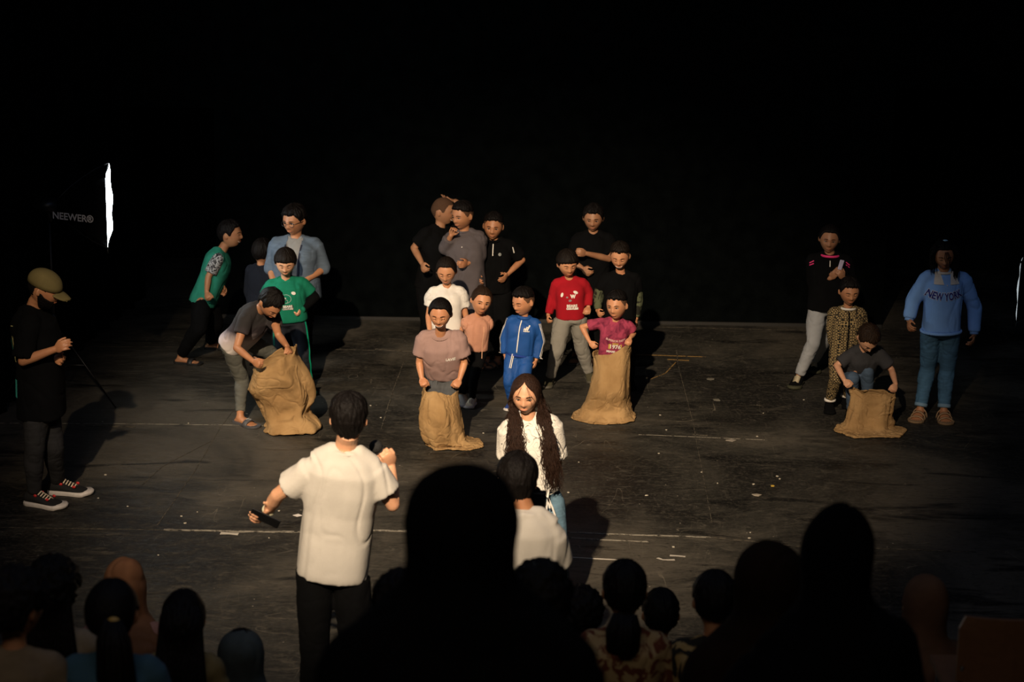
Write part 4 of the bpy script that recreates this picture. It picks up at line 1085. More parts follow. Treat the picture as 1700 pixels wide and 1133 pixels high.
# bending boy, first sack
P = Person('person in dip-dyed black and white tee bending to step into the leftmost sack', H=1.42, g=(408, 697), pel=(392, 566, .05), nk=(432, 512, 'n'), hd=(449, 503, -.10),
    yaw=62, tyaw=50, look=(42, 48, 0), skin='tan', eyes='down', hair='short',
    a=dict(sh=(408, 528), el=(393, 578, 'n'), wr=(420, 600, 'n'), hand=(436, 609), curl=62, thumb=V(.5, -.3, .8)),
    b=dict(sh=(452, 522), el=(462, 556, 'n'), wr=(477, 576, .02), hand=(486, 590), curl=62, thumb=V(-.5, -.2, .5)),
    la=dict(kn=(403, 632), ft=(399, 703), yaw=48), lb=dict(kn=(458, 592), ft=(470, 690), yaw=50))
P.body().face(); P.hairdo()
zz = P.pel[2] - wloc(P.root)[2]
m = gradmat('dipdye', [(.10, (.62, .56, .52)), (.32, (.50, .42, .42)), (.52, (.035, .025, .03)), (.75, (.011, .009, .009))], zz - .06, zz + .34)
P.top(m, 'shirt', hem=-.06, sleeve=.55, loose=.016, sl=.012)
P.pants(jeans((.085, .085, .072), 'grey_denim'), loose=.006, end=.93, amp=.004); P.shoes('slide', [plain('slate_rubber', (.06, .06, .065), .6)])
sl_ = [o for o in P.root.children if o.name.startswith('slide_sandal')]
for so in sl_[:1]:
    st = so.children[0]; hp, kn, an, fd, tip = P.leg['a']; base = V(an[0], an[1], an[2] - .045 * P.H); sd = V(-fd[1], fd[0], 0); bv = P.bvh(st)
    fr = (base + fd * .072 + V(0, 0, .03), sd, nrm(fd * .6 + V(0, 0, -.0)) , V(0, 0, 1)); fr = (base + fd * .103, sd, fd, V(0, 0, 1))
    sv = [(-.026, -.004), (-.010, -.013), (.030, .010), (-.008, -.004), (-.020, .002)]
    P.decal(sv, [(0, 1, 3, 4), (1, 2, 3)], 0, 0, WHT, 'swoosh', parent=st, bvh=bv, frame=fr, off=.003, rot=180, scale=.8)
    P.text('NIKE', .016, 0, 0, WHT, 'lettering', bold=.0008, parent=st, bvh=bv, frame=(fr[0] - fd * .016, fr[1], fr[2], fr[3]), off=.003, rot=180)
YS = ground(478, 712)[1]
sack('burlap sack being stepped into by the bending person in dip-dyed tee, leftmost sack', YS, [
    (421, 609, 492, 577, .17, -.02), (421, 620, 492, 592, .20, -.03), (415, 644, 503, 614, .20, -.02), (428, 660, 514, 640, .15, -.02), (437, 676, 519, 662, .14, 0), (440, 696, 512, 684, .14, -.02), (439, 712, 527, 700, .17, -.03), (446, 722, 526, 716, .15, -.05), (462, 722, 510, 722, .08, -.02)], seed=2, amp=.026, folds=5)

# shaved boy with hand on head
P = Person('person with shaved head in black tee whispering, one hand over their head', H=1.44, g=(716, 602), pel=(718, 466), nk=(731, 376, 0), hd=(736, 351, .0),
    yaw=30, tyaw=35, look=(72, 6, 0), skin='dark', hair='buzz', mouth='smile',
    a=dict(el=(687, 412, .02), wr=(701, 438, 'n'), hand=(704, 452), curl=40), b=dict(el=(776, 348, .10), wr=(756, 334, 'f'), hand=(730, 328), curl=12, thumb=V(.3, -1, 0)),
    la=dict(ft=(704, 602)), lb=dict(ft=(727, 602)))
P.body().face(); P.hairdo(); P.top(BLK, 'shirt', hem=-.15, sleeve=.72, loose=.018, sl=.014)
P.bar([(.026 * math.cos(q), .026 * math.sin(q)) for q in np.linspace(0, 2 * PI, 22)], .005, .76, .045, WHT); P.text('1', .035, .76, .045, WHT, bold=.002)
P.pants(BLK, loose=.015); P.shoes('sneaker', [BLK, BLK])

# grey robe boy
P = Person('person in loose grey collared long shirt biting their fingertips', H=1.40, g=(776, 612), pel=(777, 474), nk=(771, 383, 0), hd=(768, 358, -.03),
    yaw=-10, tyaw=-12, look=(-38, 10, 0), skin='tan', hair='fade',
    a=dict(el=(739, 412, -.04), wr=(749, 391, -.10), hand=(757, 373), curl=40, thumb=V(1, -.3, .4)), b=dict(el=(797, 424, 0), wr=(776, 438, -.12), hand=(764, 441), curl=30),
    la=dict(ft=(768, 612)), lb=dict(ft=(788, 612)))
P.body().face(); P.hairdo(); grl = fabric('grey_linen', (.075, .064, .067), .9, .12, 300, .3)
P.top(grl, 'long_shirt', hem=-.20, sleeve=1.75, loose=.030, sl=.022, amp=.007, neck=.040); P.band(.985, .038, .040, .009, grl, 'collar'); P.text('.', .08, .80, 0, WHT, 'button')
P.pants(grl, loose=.022); P.shoes('sneaker', [BLK, BLK])

# black polo boy
P = Person('person in black zip polo with hand in pocket, sandals on feet', H=1.37, g=(818, 606), pel=(820, 474), nk=(820, 397, 0), hd=(819, 376, -.03),
    yaw=-4, look=(-4, 8, -3), skin='tan', hair='fade', mouth='neutral',
    a=dict(el=(797, 432, .02), wr=(795, 457, 'n')), b=dict(el=(867, 432, .04), wr=(842, 456, 'n'), hand=(834, 468), curl=20),
    la=dict(ft=(808, 608), yaw=-25, kn=(808, 540)), lb=dict(ft=(826, 608), yaw=-35, kn=(833, 540)))
P.body().face(); P.hairdo(); P.top(BLK, 'polo_shirt', hem=-.14, sleeve=.80, loose=.020, sl=.014)
P.band(.975, .046, .048, .010, BLK, 'collar'); zipper(P, .93, .70, WHT, 0, .007); P.blob(.013, .013, .73, .042, plain('badge', (.12, .13, .12), .5), 'badge')
sh, el, wr = P.arm['b']; P.bar([(0, .030), (.012, -.020)], .007, .78, .115, WHT, 'sleeve_stripe')
P.pants(BLK, loose=.018, end=.9); P.blob(.014, .014, -.05, .045, plain('badge', (.12, .13, .12), .5), 'badge', bvh=P.bvh_pants, parent=P.pantso)
P.shoes('sandal', [plain('sandal_sole', (.03, .025, .02), .8), plain('sandal_strap', (.085, .07, .055), .7)])

# white blouse girl
P = Person('person in white puff-sleeved blouse looking down behind the girl in mauve tee', H=1.17, g=(748, 652), pel=(742, 541), nk=(742, 476, 0), hd=(741, 450, -.04),
    yaw=0, look=(-4, 26, 0), skin='olive', hair='tied', hairc='dark', eyes='down',
    a=dict(el=(711, 525, .0), wr=(714, 556, 'n')), b=dict(el=(774, 528, .0), wr=(765, 552, 'n'), hand=(762, 566)),
    la=dict(ft=(736, 650)), lb=dict(ft=(763, 668), yaw=5))
P.body().face(); P.hairdo(); P.ponytail([[-.1, .42, .1], [-.3, .42, -.15], [-.36, .3, -.4], [-.34, .25, -.6]], [.08, .10, .08, .03])
white = fabric('white_cotton', (.60, .57, .52), .9, .05, 300, .2)
P.top(white, 'blouse', hem=-.22, sleeve=.60, loose=.018, sl=.020, flare=.012, amp=.0045, neck=.05)
for k in 'ab':
    sh, el, wr = P.arm[k]; mb = MB(); d = nrm(el - sh); mb.ell(sh + d * .045, np.stack([d, P.rc, P.fc]), (.075, .060, .062), 20, 14); me = remesh(mb, .007, 2); wrinkle(me, .005, 22, stretch=(1, 1, .3)); link('puff_sleeve', me, white, P.topo)
mb = MB(); P.torso(mb, [(-.5, .15, .13), (-.3, .125, .105), (-.1, .105, .085), (.05, .09, .07)], 32); me = remesh(mb, .01, 2); wrinkle(me, .006, 12, stretch=(1, 1, .15)); link('skirt', me, white, P.root)
P.pants(BLK, loose=.006); P.shoes('sneaker', [fabric('white_shoe', (.5, .47, .4), .8), plain('sole_offwhite', (.50, .46, .42), .6)])

# mauve tee girl in the second sack
P = Person('laughing person in mauve tee holding up a sack around their legs', H=1.32, g=(738, 728), pel=(738, 622, .10), nk=(731, 554, 'n'), hd=(731, 521, -.09),
    yaw=0, look=(-6, 20, 0), skin='olive', hair='tied', eyes='closed', mouth='smile', w=1.05,
    a=dict(sh=(705, 561), el=(696, 602, .02), wr=(700, 628, -.06), hand=(706, 646), curl=70, thumb=V(1, -.3, .2)), b=dict(sh=(760, 561), el=(771, 603, .02), wr=(763, 630, -.06), hand=(753, 648), curl=70, thumb=V(-1, -.3, .2)),
    la=dict(kn=(723, 682), ft=(724, 728)), lb=dict(kn=(741, 682), ft=(741, 728)))
P.body().face(); P.hairdo(); P.bun([0, .50, .0], (.12, .1, .12))
mauve = fabric('mauve_cotton', (.27, .175, .155), .9, .08)
P.top(mauve, 'shirt', hem=.10, sleeve=.72, loose=.030, sl=.024, neck=.056, amp=.0045, hemw=.105); P.band(.965, .052, .050, .005, mauve, 'neckband')
P.text('LAVIE', .028, .66, .052, WHT, bold=.001, rot=-4); P.pants(jeans((.065, .068, .07), 'charcoal_denim'), loose=.006)
P.shoes('sneaker', [BLK, BLK])
YS = ground(742, 735)[1]
sack('burlap sack held up by the laughing person in mauve tee', YS, [
    (702, 640, 763, 648, .15, .02), (700, 655, 762, 660, .19, .0), (697, 680, 766, 682, .20, -.02), (698, 705, 771, 705, .18, -.03), (703, 728, 775, 726, .14, -.05), (708, 744, 790, 733, .14, -.04), (708, 750, 805, 740, .12, -.06), (712, 752, 800, 745, .10, -.10), (722, 752, 780, 748, .06, -.06)], seed=5, amp=.020, folds=6)

# peach girl
P = Person('small person in peach puff-sleeved top and black leggings peeking sideways', H=.98, g=(778, 668), pel=(789, 583), nk=(793, 523, 0), hd=(799, 500, -.03),
    yaw=18, look=(12, 8, -10), skin='olive', hair='tied', hairc='brown', mouth='neutral', gaze=-.6, hh=.200,
    a=dict(el=(776, 560, .0), wr=(774, 590, 'n')), b=dict(el=(808, 563, .02), wr=(802, 590, -.02), hand=(799, 604)),
    la=dict(kn=(776, 632), ft=(768, 664), yaw=10), lb=dict(kn=(787, 630), ft=(784, 672), yaw=-15))
P.body().face(); P.hairdo(); P.bun([0, .42, .36], (.15, .14, .13))
peach = fabric('peach_jersey', (.40, .195, .125), .9, .08, 200, .3)
P.top(peach, 'blouse', hem=.02, sleeve=.5, loose=.010, sl=.010, amp=.004, freq=16)
for k in 'ab':
    sh, el, wr = P.arm[k]; mb = MB(); d = nrm(el - sh); mb.ell(sh + d * .04, np.stack([d, P.rc, P.fc]), (.060, .047, .050), 20, 14); me = remesh(mb, .006, 2); wrinkle(me, .005, 30, stretch=(1, 1, .3)); link('puff_sleeve', me, peach, P.topo)
P.bar([(0, .14), (.003, .05), (-.003, -.05), (0, -.16)], .006, .42, .03, plain('peach_cord', (.55, .30, .18), .8), 'drawstring', off=.008)
P.pants(BLK, loose=.002, amp=.001); P.shoes('sneaker', [fabric('cream_shoe', (.55, .45, .32), .8), plain('sole_offwhite', (.50, .46, .42), .6), plain('lace_cream', (.62, .52, .38), .8)])

# blue tracksuit boy
P = Person('small person in royal blue tracksuit with white stripes', H=.99, g=(860, 676), pel=(863, 585), nk=(870, 526, 0), hd=(869, 501, -.02),
    yaw=-14, look=(-42, 16, 0), skin='olive', hair='fade', eyes='down', w=1.08, mouth='happy', hh=.200,
    a=dict(el=(838, 562, .02), wr=(838, 590, -.03), hand=(839, 605)), b=dict(el=(897, 566, .02), wr=(890, 598, -.03), hand=(887, 614)),
    la=dict(ft=(850, 676)), lb=dict(ft=(875, 680)))
P.body().face(); P.hairdo(); blue = fabric('royal_blue', (.010, .058, .22), .6, .1, 300, .2)
P.top(blue, 'track_jacket', hem=-.04, sleeve=1.92, loose=.018, sl=.014, amp=.005); P.band(.985, .048, .048, .014, blue, 'collar'); hemrib(P, -.04, .098, .080, fabric('blue_rib', (.01, .035, .20), .8), .012)
zipper(P, .93, -.03, WHT, -.004, .008)
for k in 'ab':
    sh, el, wr = P.arm[k]
    o_ = P.rc * P.sgn[k]
    for dd in (-.012, 0, .012):
        v = []; f = []; pts = [sh + (el - sh) * q for q in np.linspace(-.05, 1, 8)] + [el + (wr - el) * q for q in np.linspace(.12, .9, 7)]
        for q in pts:
            for wv in (-.0035, .0035):
                h = P.bvh_top.ray_cast(Vector(q + (o_ + P.fc * .35) * .3 + P.fc * (dd + wv)), Vector(nrm(-(o_ + P.fc * .35)))); v.append(np.array(h[0]) + o_ * .003 if h[0] is not None else q + o_ * .05)
        mb = MB(); mb.add(v, [(2 * j, 2 * j + 1, 2 * j + 3, 2 * j + 2) for j in range(len(pts) - 1)]); put('sleeve_stripe', mb, WHT, P.topo)
for i in range(3): P.bar([(-.016 + i * .010, -.010), (-.010 + i * .011, -.0 + i * .009)], .0075, .76, .052, WHT, 'logo', off=.005, scale=1.3)
P.text('adidas', .018, .69, .052, WHT, 'logo', bold=.0006, off=.005)
P.pants(blue, loose=.016, end=.96, amp=.005)
for x0 in (-.008, .004): P.bar([(x0, .0), (x0 - .002, -.11)], .006, .02, -.03, WHT, 'drawcord', bvh=P.bvh_pants, parent=P.pantso, off=.008)
P.shoes('sneaker', [fabric('blue_shoe', (.02, .05, .2), .7), plain('sole_offwhite', (.50, .46, .42), .6)])

# boy in black tee with crossed arms, behind
P = Person('tall person in plain black tee with folded arms at the back', H=1.42, g=(972, 604), pel=(985, 472), nk=(985, 386, 0), hd=(985, 362, -.03),
    yaw=-6, look=(-6, 14, 0), skin='dark', hair='short', eyes='open', 
    a=dict(el=(950, 432, -.03), wr=(967, 446, -.10), hand=(980, 458), curl=35, thumb=V(0, 0, 1)), b=dict(el=(1011, 430, -.07), wr=(973, 421, -.11), hand=(957, 420), curl=45, thumb=V(0, 0, 1)),
    la=dict(ft=(956, 598), yaw=-10), lb=dict(ft=(985, 612)))
P.body().face(); P.hairdo(); P.top(BLK, 'shirt', hem=-.15, sleeve=.78, loose=.016, sl=.014); P.pants(BLK, loose=.012, end=.92); P.shoes('slide', [plain('black_rubber', (.01, .01, .01), .6)])

# red bear shirt
P = Person('person in red long-sleeved tee with bear print and grey sweatpants', H=1.18, g=(945, 636), pel=(947, 527), nk=(946, 462, 0), hd=(942, 438, -.04),
    yaw=0, look=(12, 20, 4), skin='olive', hair='bowl', hairc='dark', eyes='down',
    a=dict(el=(917, 496, .02), wr=(910, 524, -.02), hand=(908, 538), curl=40), b=dict(el=(977, 486, .02), wr=(977, 510, -.04), hand=(975, 522), curl=45, thumb=V(-1, -.4, .2)),
    la=dict(kn=(925, 582), ft=(913, 638), yaw=-15), lb=dict(kn=(966, 578), ft=(978, 630), yaw=12))
P.body().face(); P.hairdo(); red = fabric('red_cotton', (.27, .004, .010), .9, .1); P.top(red, 'shirt', hem=-.03, sleeve=1.92, loose=.012, sl=.009)
P.blob(.010, .019, .64, -.056, WHT, rot=-18); P.blob(.020, .011, .70, .036, WHT, rot=-25); P.text('W', .036, .60, .018, WHT, bold=.003); gp = plain('grey_mark', (.22, .16, .16), .8)
P.blob(.009, .007, .58, -.022, gp); P.blob(.013, .009, .50, -.002, gp, rot=10); P.text('BEARS', .030, .36, .010, WHT, bold=.0015); P.text('COUTURE', .020, .29, .012, WHT, bold=.002)
P.pants(fabric('grey_sweat', (.18, .17, .145), .95, .1), loose=.020, end=.97, amp=.005); P.shoes('sneaker', [fabric('khaki_shoe', (.05, .045, .025), .9), plain('dark_sole', (.06, .055, .04), .7)])

# black sweater boy
P = Person('smiling person in black sweater with camouflage sleeves', H=1.23, g=(1030, 638), pel=(1028, 528), nk=(1030, 452, 0), hd=(1029, 425, -.05),
    yaw=0, look=(-8, 24, 0), skin='olive', hair='fade', hairc='dark', eyes='down', mouth='smile', w=1.08,
    a=dict(el=(993, 494, .02), wr=(992, 516, -.03), hand=(996, 526), curl=40), b=dict(el=(1059, 498, .03), wr=(1056, 530, -.02), hand=(1058, 548), curl=35),
    la=dict(ft=(1014, 636)), lb=dict(ft=(1045, 640)))
P.body().face(); P.hairdo(); P.top(BLK, 'sweater', hem=-.08, sleeve=.6, loose=.018, sl=.014, neck=.058); camouflage = patternmat('camouflage', 'noise', (.012, .012, .008), (.075, .085, .045), 16, .5, .05)
for k in 'ab':
    sh, el, wr = P.arm[k]; mb = MB(); mb.tube([sh + (el - sh) * .5, el], [.050, .046], 14, ends=True); mb.tube([el, el + (wr - el) * .9], [.046, .030], 14); me = remesh(mb, .008, 3); wrinkle(me, .003, 12); link('sleeve', me, camouflage, P.topo)
P.pants(BLK, loose=.012); P.shoes('sneaker', [BLK, BLK])

# maroon tee boy in the third sack
P = Person('small person in maroon printed tee glancing aside inside a waist-high sack', H=1.05, g=(1008, 686), pel=(1016, 590), nk=(1022, 530, -.04), hd=(1024, 507, -.04),
    yaw=-6, look=(-22, 8, 2), skin='olive', hair='fade', gaze=-.5, hh=.200,
    a=dict(el=(966, 543, .04), wr=(979, 568, -.04), hand=(990, 580), curl=40, thumb=V(.8, -.2, .6)), b=dict(el=(1052, 554, .03), wr=(1046, 562, -.10), hand=(1043, 574), curl=50, thumb=V(-1, -.3, .3)),
    la=dict(ft=(1000, 683)), lb=dict(ft=(1022, 684)))
P.body().face(); P.hairdo(); maroon = patternmat('maroon_marl', 'noise', (.10, .010, .028), (.27, .035, .070), 14, .46, .12)
P.top(maroon, 'shirt', hem=-.05, sleeve=.70, loose=.012, sl=.012, amp=.004)
ylw = plain('yellow_panel', (.42, .28, .05), .8); P.text('SUPERIOR DEPT', .026, .52, .018, plain('pink_print', (.55, .32, .30), .8), bold=.001, arc=-.25, scale=.82); P.text('NEW', .020, .44, .02, ylw, bold=.001)
P.bar([(-.050, 0), (.050, 0)], .040, .36, .018, ylw, off=.004); P.text('1976', .044, .36, .018, WHT, bold=.001, off=.007); P.text('MIAMI', .024, .22, -.01, WHT, bold=.001)
P.pants(jeans((.05, .055, .065), 'dark_denim'), loose=.006); P.shoes('sneaker', [BLK, BLK])
YS = ground(1005, 692)[1]
sack('burlap sack pulled up to the waist of the small person in maroon tee', YS, [
    (984, 588, 1047, 568, .13, .0), (985, 596, 1047, 580, .15, .0), (985, 615, 1046, 606, .17, -.02), (978, 645, 1046, 640, .19, -.03), (968, 670, 1046, 668, .16, 0), (958, 688, 1048, 684, .19, 0), (946, 692, 1056, 692, .20, -.02), (952, 694, 1050, 694, .16, -.02), (968, 694, 1036, 694, .10, -.02)], seed=9, amp=.014, folds=5)

# right-hand group
P = Person('person in dark zip jacket with pink shoulder stripes clasping hands', H=1.38, g=(1348, 634), pel=(1372, 506), nk=(1378, 421, 0), hd=(1377, 397, -.02),
    yaw=-6, look=(-8, 8, -3), skin='dark', hair='tied', w=1.08,
    a=dict(el=(1350, 468, .0), wr=(1379, 462, 'n'), hand=(1391, 450), curl=25, thumb=V(-.5, 0, 1)), b=dict(el=(1412, 466, .02), wr=(1400, 462, 'n'), hand=(1392, 448), curl=30, thumb=V(.5, 0, 1)),
    la=dict(kn=(1350, 570), ft=(1325, 638), yaw=-20), lb=dict(kn=(1372, 560), ft=(1350, 612), yaw=-5))
P.body().face(); P.hairdo(); P.top(BLK, 'jacket', hem=-.10, sleeve=1.3, loose=.022, sl=.016); pink = plain('pink_trim', (.65, .03, .16), .7)
P.band(.965, .052, .054, .010, pink, 'collar'); zipper(P, .90, .80, WHT, 0, .006)
for x_, rot in ((-.104, 32), (.104, -38)):
    for dy in (0, .014): P.bar([(-.020, 0), (.020, 0)], .007, .845 - dy * 3.2, x_, pink, 'shoulder_stripe', rot=rot, off=.005)
P.pants(fabric('light_grey_sweat', (.24, .25, .26), .95, .08), loose=.012, end=.93, amp=.004); P.shoes('sneaker', [BLK, fabric('buckle_sole', (.035, .035, .02), .8), plain('buckle_strap', (.35, .30, .2), .5)])

c0 = PY(1396, 440, P.nk[1] - .20); rt = empty('phone', tuple(c0), 'small pale lilac phone in the clasped hands of the one in dark zip jacket', 'phone'); mb = MB(); mb.box(c0, np.stack([nrm(V(1, .1, -.2)), nrm(V(-.1, 1, .2)), nrm(V(.2, -.2, 1))]), (.017, .005, .042)); me = evalmods(mb.mesh('c'), [('BEVEL', dict(width=.004, segments=2))]); link('phone_body', me, plain('lilac_case', (.42, .40, .55), .4), rt, smooth=False)
P = Person('small person in black and gold patterned tracksuit with white trims', H=1.13, g=(1386, 676), pel=(1402, 586), nk=(1408, 509, 0), hd=(1410, 484, -.03),
    yaw=0, look=(4, 16, 0), skin='tan', hair='short', eyes='down', w=1.06, hh=.198,
    a=dict(el=(1380, 545, .02), wr=(1382, 574, -.02)), b=dict(el=(1434, 545, .02), wr=(1430, 574, -.02)),
    la=dict(kn=(1388, 630), ft=(1376, 680), yaw=-5), lb=dict(kn=(1412, 630), ft=(1404, 672)))
P.body().face(); P.hairdo(); mono = patternmat('monogram', 'monogram', (.010, .009, .007), (.26, .185, .085), 46, .11, .03)
P.top(mono, 'jacket', hem=-.12, sleeve=1.9, loose=.016, sl=.012); P.band(.965, .050, .052, .009, white, 'collar'); P.band(-.12, .092, .075, .009, white, 'hem_trim'); zipper(P, .92, -.1, BLK, 0, .012)
P.pants(mono, loose=.014, end=.88)
for k in 'ab':
    hp, kn, an = P.leg[k][:3]; q = kn + (an - kn) * .88; mb = MB(); mb.tube([q - V(0, 0, .004), q + V(0, 0, .014)], [.046, .046], 18); put('ankle_trim', mb, white, P.pantso)
P.shoes('boot', [BLK, BLK])

P = Person('crouching person in dark tee holding open the rightmost sack', H=1.22, g=(1428, 694), pel=(1424, 628, .12), nk=(1434, 580, 'n'), hd=(1441, 561, -.07), yaw=4, look=(14, 52, 0), skin='fair', hair='short', hairc='brown', eyes='down', vox=.005, squat=True,
    a=dict(sh=(1409, 592), el=(1389, 607, -.02), wr=(1402, 632, 'n'), hand=(1412, 644), curl=55, thumb=V(.6, -.4, .4)), b=dict(sh=(1459, 588), el=(1480, 614, -.02), wr=(1487, 638, 'n'), hand=(1482, 654), curl=55, thumb=V(-.8, -.4, .2)),
    la=dict(kn=(1416, 628), ft=(1412, 694)), lb=dict(kn=(1440, 618), ft=(1440, 692)))
P.body().face(); P.hairdo(); P.top(fabric('charcoal_tee', (.030, .030, .033), .9, .15), 'shirt', hem=-.04, sleeve=.78, loose=.014, sl=.014); P.text('SURF', .040, .46, .0, plain('pale_print', (.30, .32, .36), .8), bold=.001); P.bar([(-.06, 0), (.06, 0)], .03, .34, 0, plain('blue_print', (.02, .04, .25), .8))
P.pants(jeans((.055, .085, .13), 'dark_blue_denim'), loose=.010); P.shoes('sneaker', [BLK, BLK])
YS = ground(1440, 712)[1]
sack('dim burlap sack held open by the crouching person, rightmost sack', YS, [
    (1413, 647, 1485, 655, .06, .0), (1412, 656, 1484, 664, .08, .0), (1409, 675, 1483, 682, .10, 0), (1401, 700, 1481, 705, .12, 0), (1394, 718, 1484, 722, .15, -.03), (1387, 730, 1497, 736, .17, -.06), (1392, 735, 1497, 742, .15, -.10), (1410, 738, 1480, 742, .08, -.08)], seed=14, amp=.024, folds=6)

P = Person('person in sky blue collared sweatshirt and blue jeans standing with arms down', H=1.50, g=(1546, 693), pel=(1562, 544), nk=(1567, 450, 0), hd=(1567, 422, -.04),
    yaw=4, look=(-4, 26, 3), skin='tan', hair='tied', eyes='down', w=.94,
    a=dict(sh=(1540, 461), el=(1515, 500, .02), wr=(1509, 532, -.04), hand=(1509, 550), curl=30), b=dict(sh=(1600, 464), el=(1618, 512, .02), wr=(1617, 556, -.04), hand=(1614, 576), curl=26),
    la=dict(kn=(1540, 612), ft=(1527, 692), yaw=-22), lb=dict(kn=(1572, 614), ft=(1566, 694), yaw=-4))
P.body().face(); P.hairdo(); sky = fabric('sky_fleece', (.19, .38, .78), .95, .06, 300, .2)
P.top(sky, 'sweatshirt', hem=-.06, sleeve=1.88, loose=.022, sl=.016, amp=.005, neck=.056); hemrib(P, -.055, .100, .082, sky, .012)
for k in 'ab': P.armring(k, 1.88, .034, .020, sky, 'cuff')
for sd in (-1, 1):
    A, B, C_, D_ = (.040, .040), (.078, .030), (.096, -.050), (.024, -.052); v2 = []
    for i in range(7):
        for j in range(7):
            a, b = i / 6, j / 6; v2.append((sd * ((1 - a) * ((1 - b) * A[0] + b * B[0]) + a * ((1 - b) * D_[0] + b * C_[0])), (1 - a) * ((1 - b) * A[1] + b * B[1]) + a * ((1 - b) * D_[1] + b * C_[1])))
    P.decal(v2, [(i * 7 + j, i * 7 + j + 1, i * 7 + j + 8, i * 7 + j + 7) for i in range(6) for j in range(6)], .93, 0, white, 'collar', off=.010)
P.band(.985, .046, .046, .010, white, 'neckband')
navy = plain('navy_letters', (.012, .018, .18), .8)
P.text('NEW YORK', .092, .60, -.012, plain('white_edge', (.55, .60, .68), .8), bold=.0065, arc=-.55, scale=.54, off=.004, ysc=1.6); P.text('NEW YORK', .092, .60, -.012, navy, bold=.003, arc=-.55, scale=.54, off=.0065, ysc=1.55)
P.blob(.004, .004, .80, .0, white, 'button')
P.pants(jeans((.055, .13, .22), 'mid_blue_denim'), loose=.009, end=.93, amp=.005, bell=.005)
for k in 'ab':
    hp, kn, an = P.leg[k][:3]; q = kn + (an - kn) * .91; d = nrm(an - kn); mb = MB(); mb.tube([q - d * .012, q + d * .014], [.050, .050], 18); put('turn_up', mb, jeans((.16, .26, .36), 'turned_denim'), P.pantso)
P.shoes('sandal', [plain('tan_sole', (.20, .13, .07), .8), plain('tan_strap', (.28, .18, .10), .6)])
P.ponytail([[.0, .38, .38], [.10, .45, .15], [.30, .25, -.15], [.36, .0, -.45], [.34, -.12, -.75]], [.08, .12, .13, .11, .04])
mb = MB()
for x_, e in ((-.02, .12), (.04, .06), (.10, .1), (.16, .0)): mb.tube(P.hp3([[x_ * .5, -.40, .30], [x_, -.46, .12], [x_ + e * .3, -.47, -.08], [x_ + e * .4, -.45, -.26]]), [.012 * P.hh, .014 * P.hh, .010 * P.hh, .004 * P.hh], 6)
put('loose_strands', mb, P.hairm, P.hairo)
mb = MB(); rng = random.Random(4)
for i in range(90):
    x_ = rng.choice([-1, 1, 1]) * rng.uniform(.30, .46); y_ = rng.uniform(-.28, .2); e = rng.uniform(-.06, .08); l = rng.uniform(.45, .85) if x_ > 0 else rng.uniform(.2, .45)
    mb.tube(P.hp3([[x_ * .6, y_ * .8, .42], [x_, y_, .12], [x_ * 1.05, y_ - .03, -.15], [x_ * .95 + e, y_ - .12, -.15 - l * .5], [x_ * .9 + e, y_ - .15, -.15 - l]]), [.022 * P.hh, .022 * P.hh, .020 * P.hh, .016 * P.hh, .005 * P.hh], 6)
put('side_hair', mb, P.hairm, P.hairo)
mb = MB(); c = P.hp3([[.02, -.02, .53]])[0]; mb.ell(c, I3, (.02, .012, .008), 10, 6); put('hair_clip', mb, plain('clip', (.35, .6, .75), .3), P.hairo)

# long-haired girl at the front
P = Person('person with long wavy dark hair in white squiggle-print top facing the audience', H=1.46, g=(915, 1022), pel=(893, 832), nk=(878, 690, 0), hd=(873, 655, -.03),
    yaw=0, look=(-8, 12, 0), skin='fair', hair='long', hairc='long', eyes='open', vox=.0045, w=.92, hh=.205,
    a=dict(el=(842, 766, .06), wr=(862, 806, .14), curl=30), b=dict(el=(925, 768, .04), wr=(916, 806, .10), curl=30, hdir=V(-.5, .5, -.6)),
    la=dict(kn=(895, 930), ft=(895, 1015)), lb=dict(kn=(925, 930), ft=(931, 1028), yaw=15))
P.body().face(); P.hairdo()
sq = patternmat('squiggle', 'line', (.05, .045, .04), (.60, .57, .51), 17, .006, .004); P.top(sq, 'blouse', hem=.13, sleeve=.86, loose=.016, sl=.018, amp=.005, hemw=.098, neck=.052, vox=.008)
P.text('OO', .01, .2, 0, WHT, 'button') if False else None
hb = [(.0, 0), (.010, .035), (.030, .045), (.035, .01), (.005, 0), (-.02, .04), (-.035, .03), (0, 0)]
P.bar(hb, .010, .12, .040, white, 'bow', off=.008)
for x0, x1, l in ((0, -.022, -.10), (0, .030, -.11), (0, .004, -.06)): P.bar([(x0, 0), ((x0 + x1) * .6, l * .5), (x1, l)], .010, .11, .042, white, 'tie_end', off=.010)
P.pants(jeans((.085, .15, .20), 'light_blue_denim'), loose=.010, waist=.18, end=.95); P.shoes('sneaker', [fabric('white_shoe', (.5, .47, .4), .8), plain('sole_offwhite', (.50, .46, .42), .6)])
rng = random.Random(11); mb = MB()
CL = [(rng.random() * 6, rng.uniform(13, 22), rng.uniform(.010, .022)) for _ in range(40)]
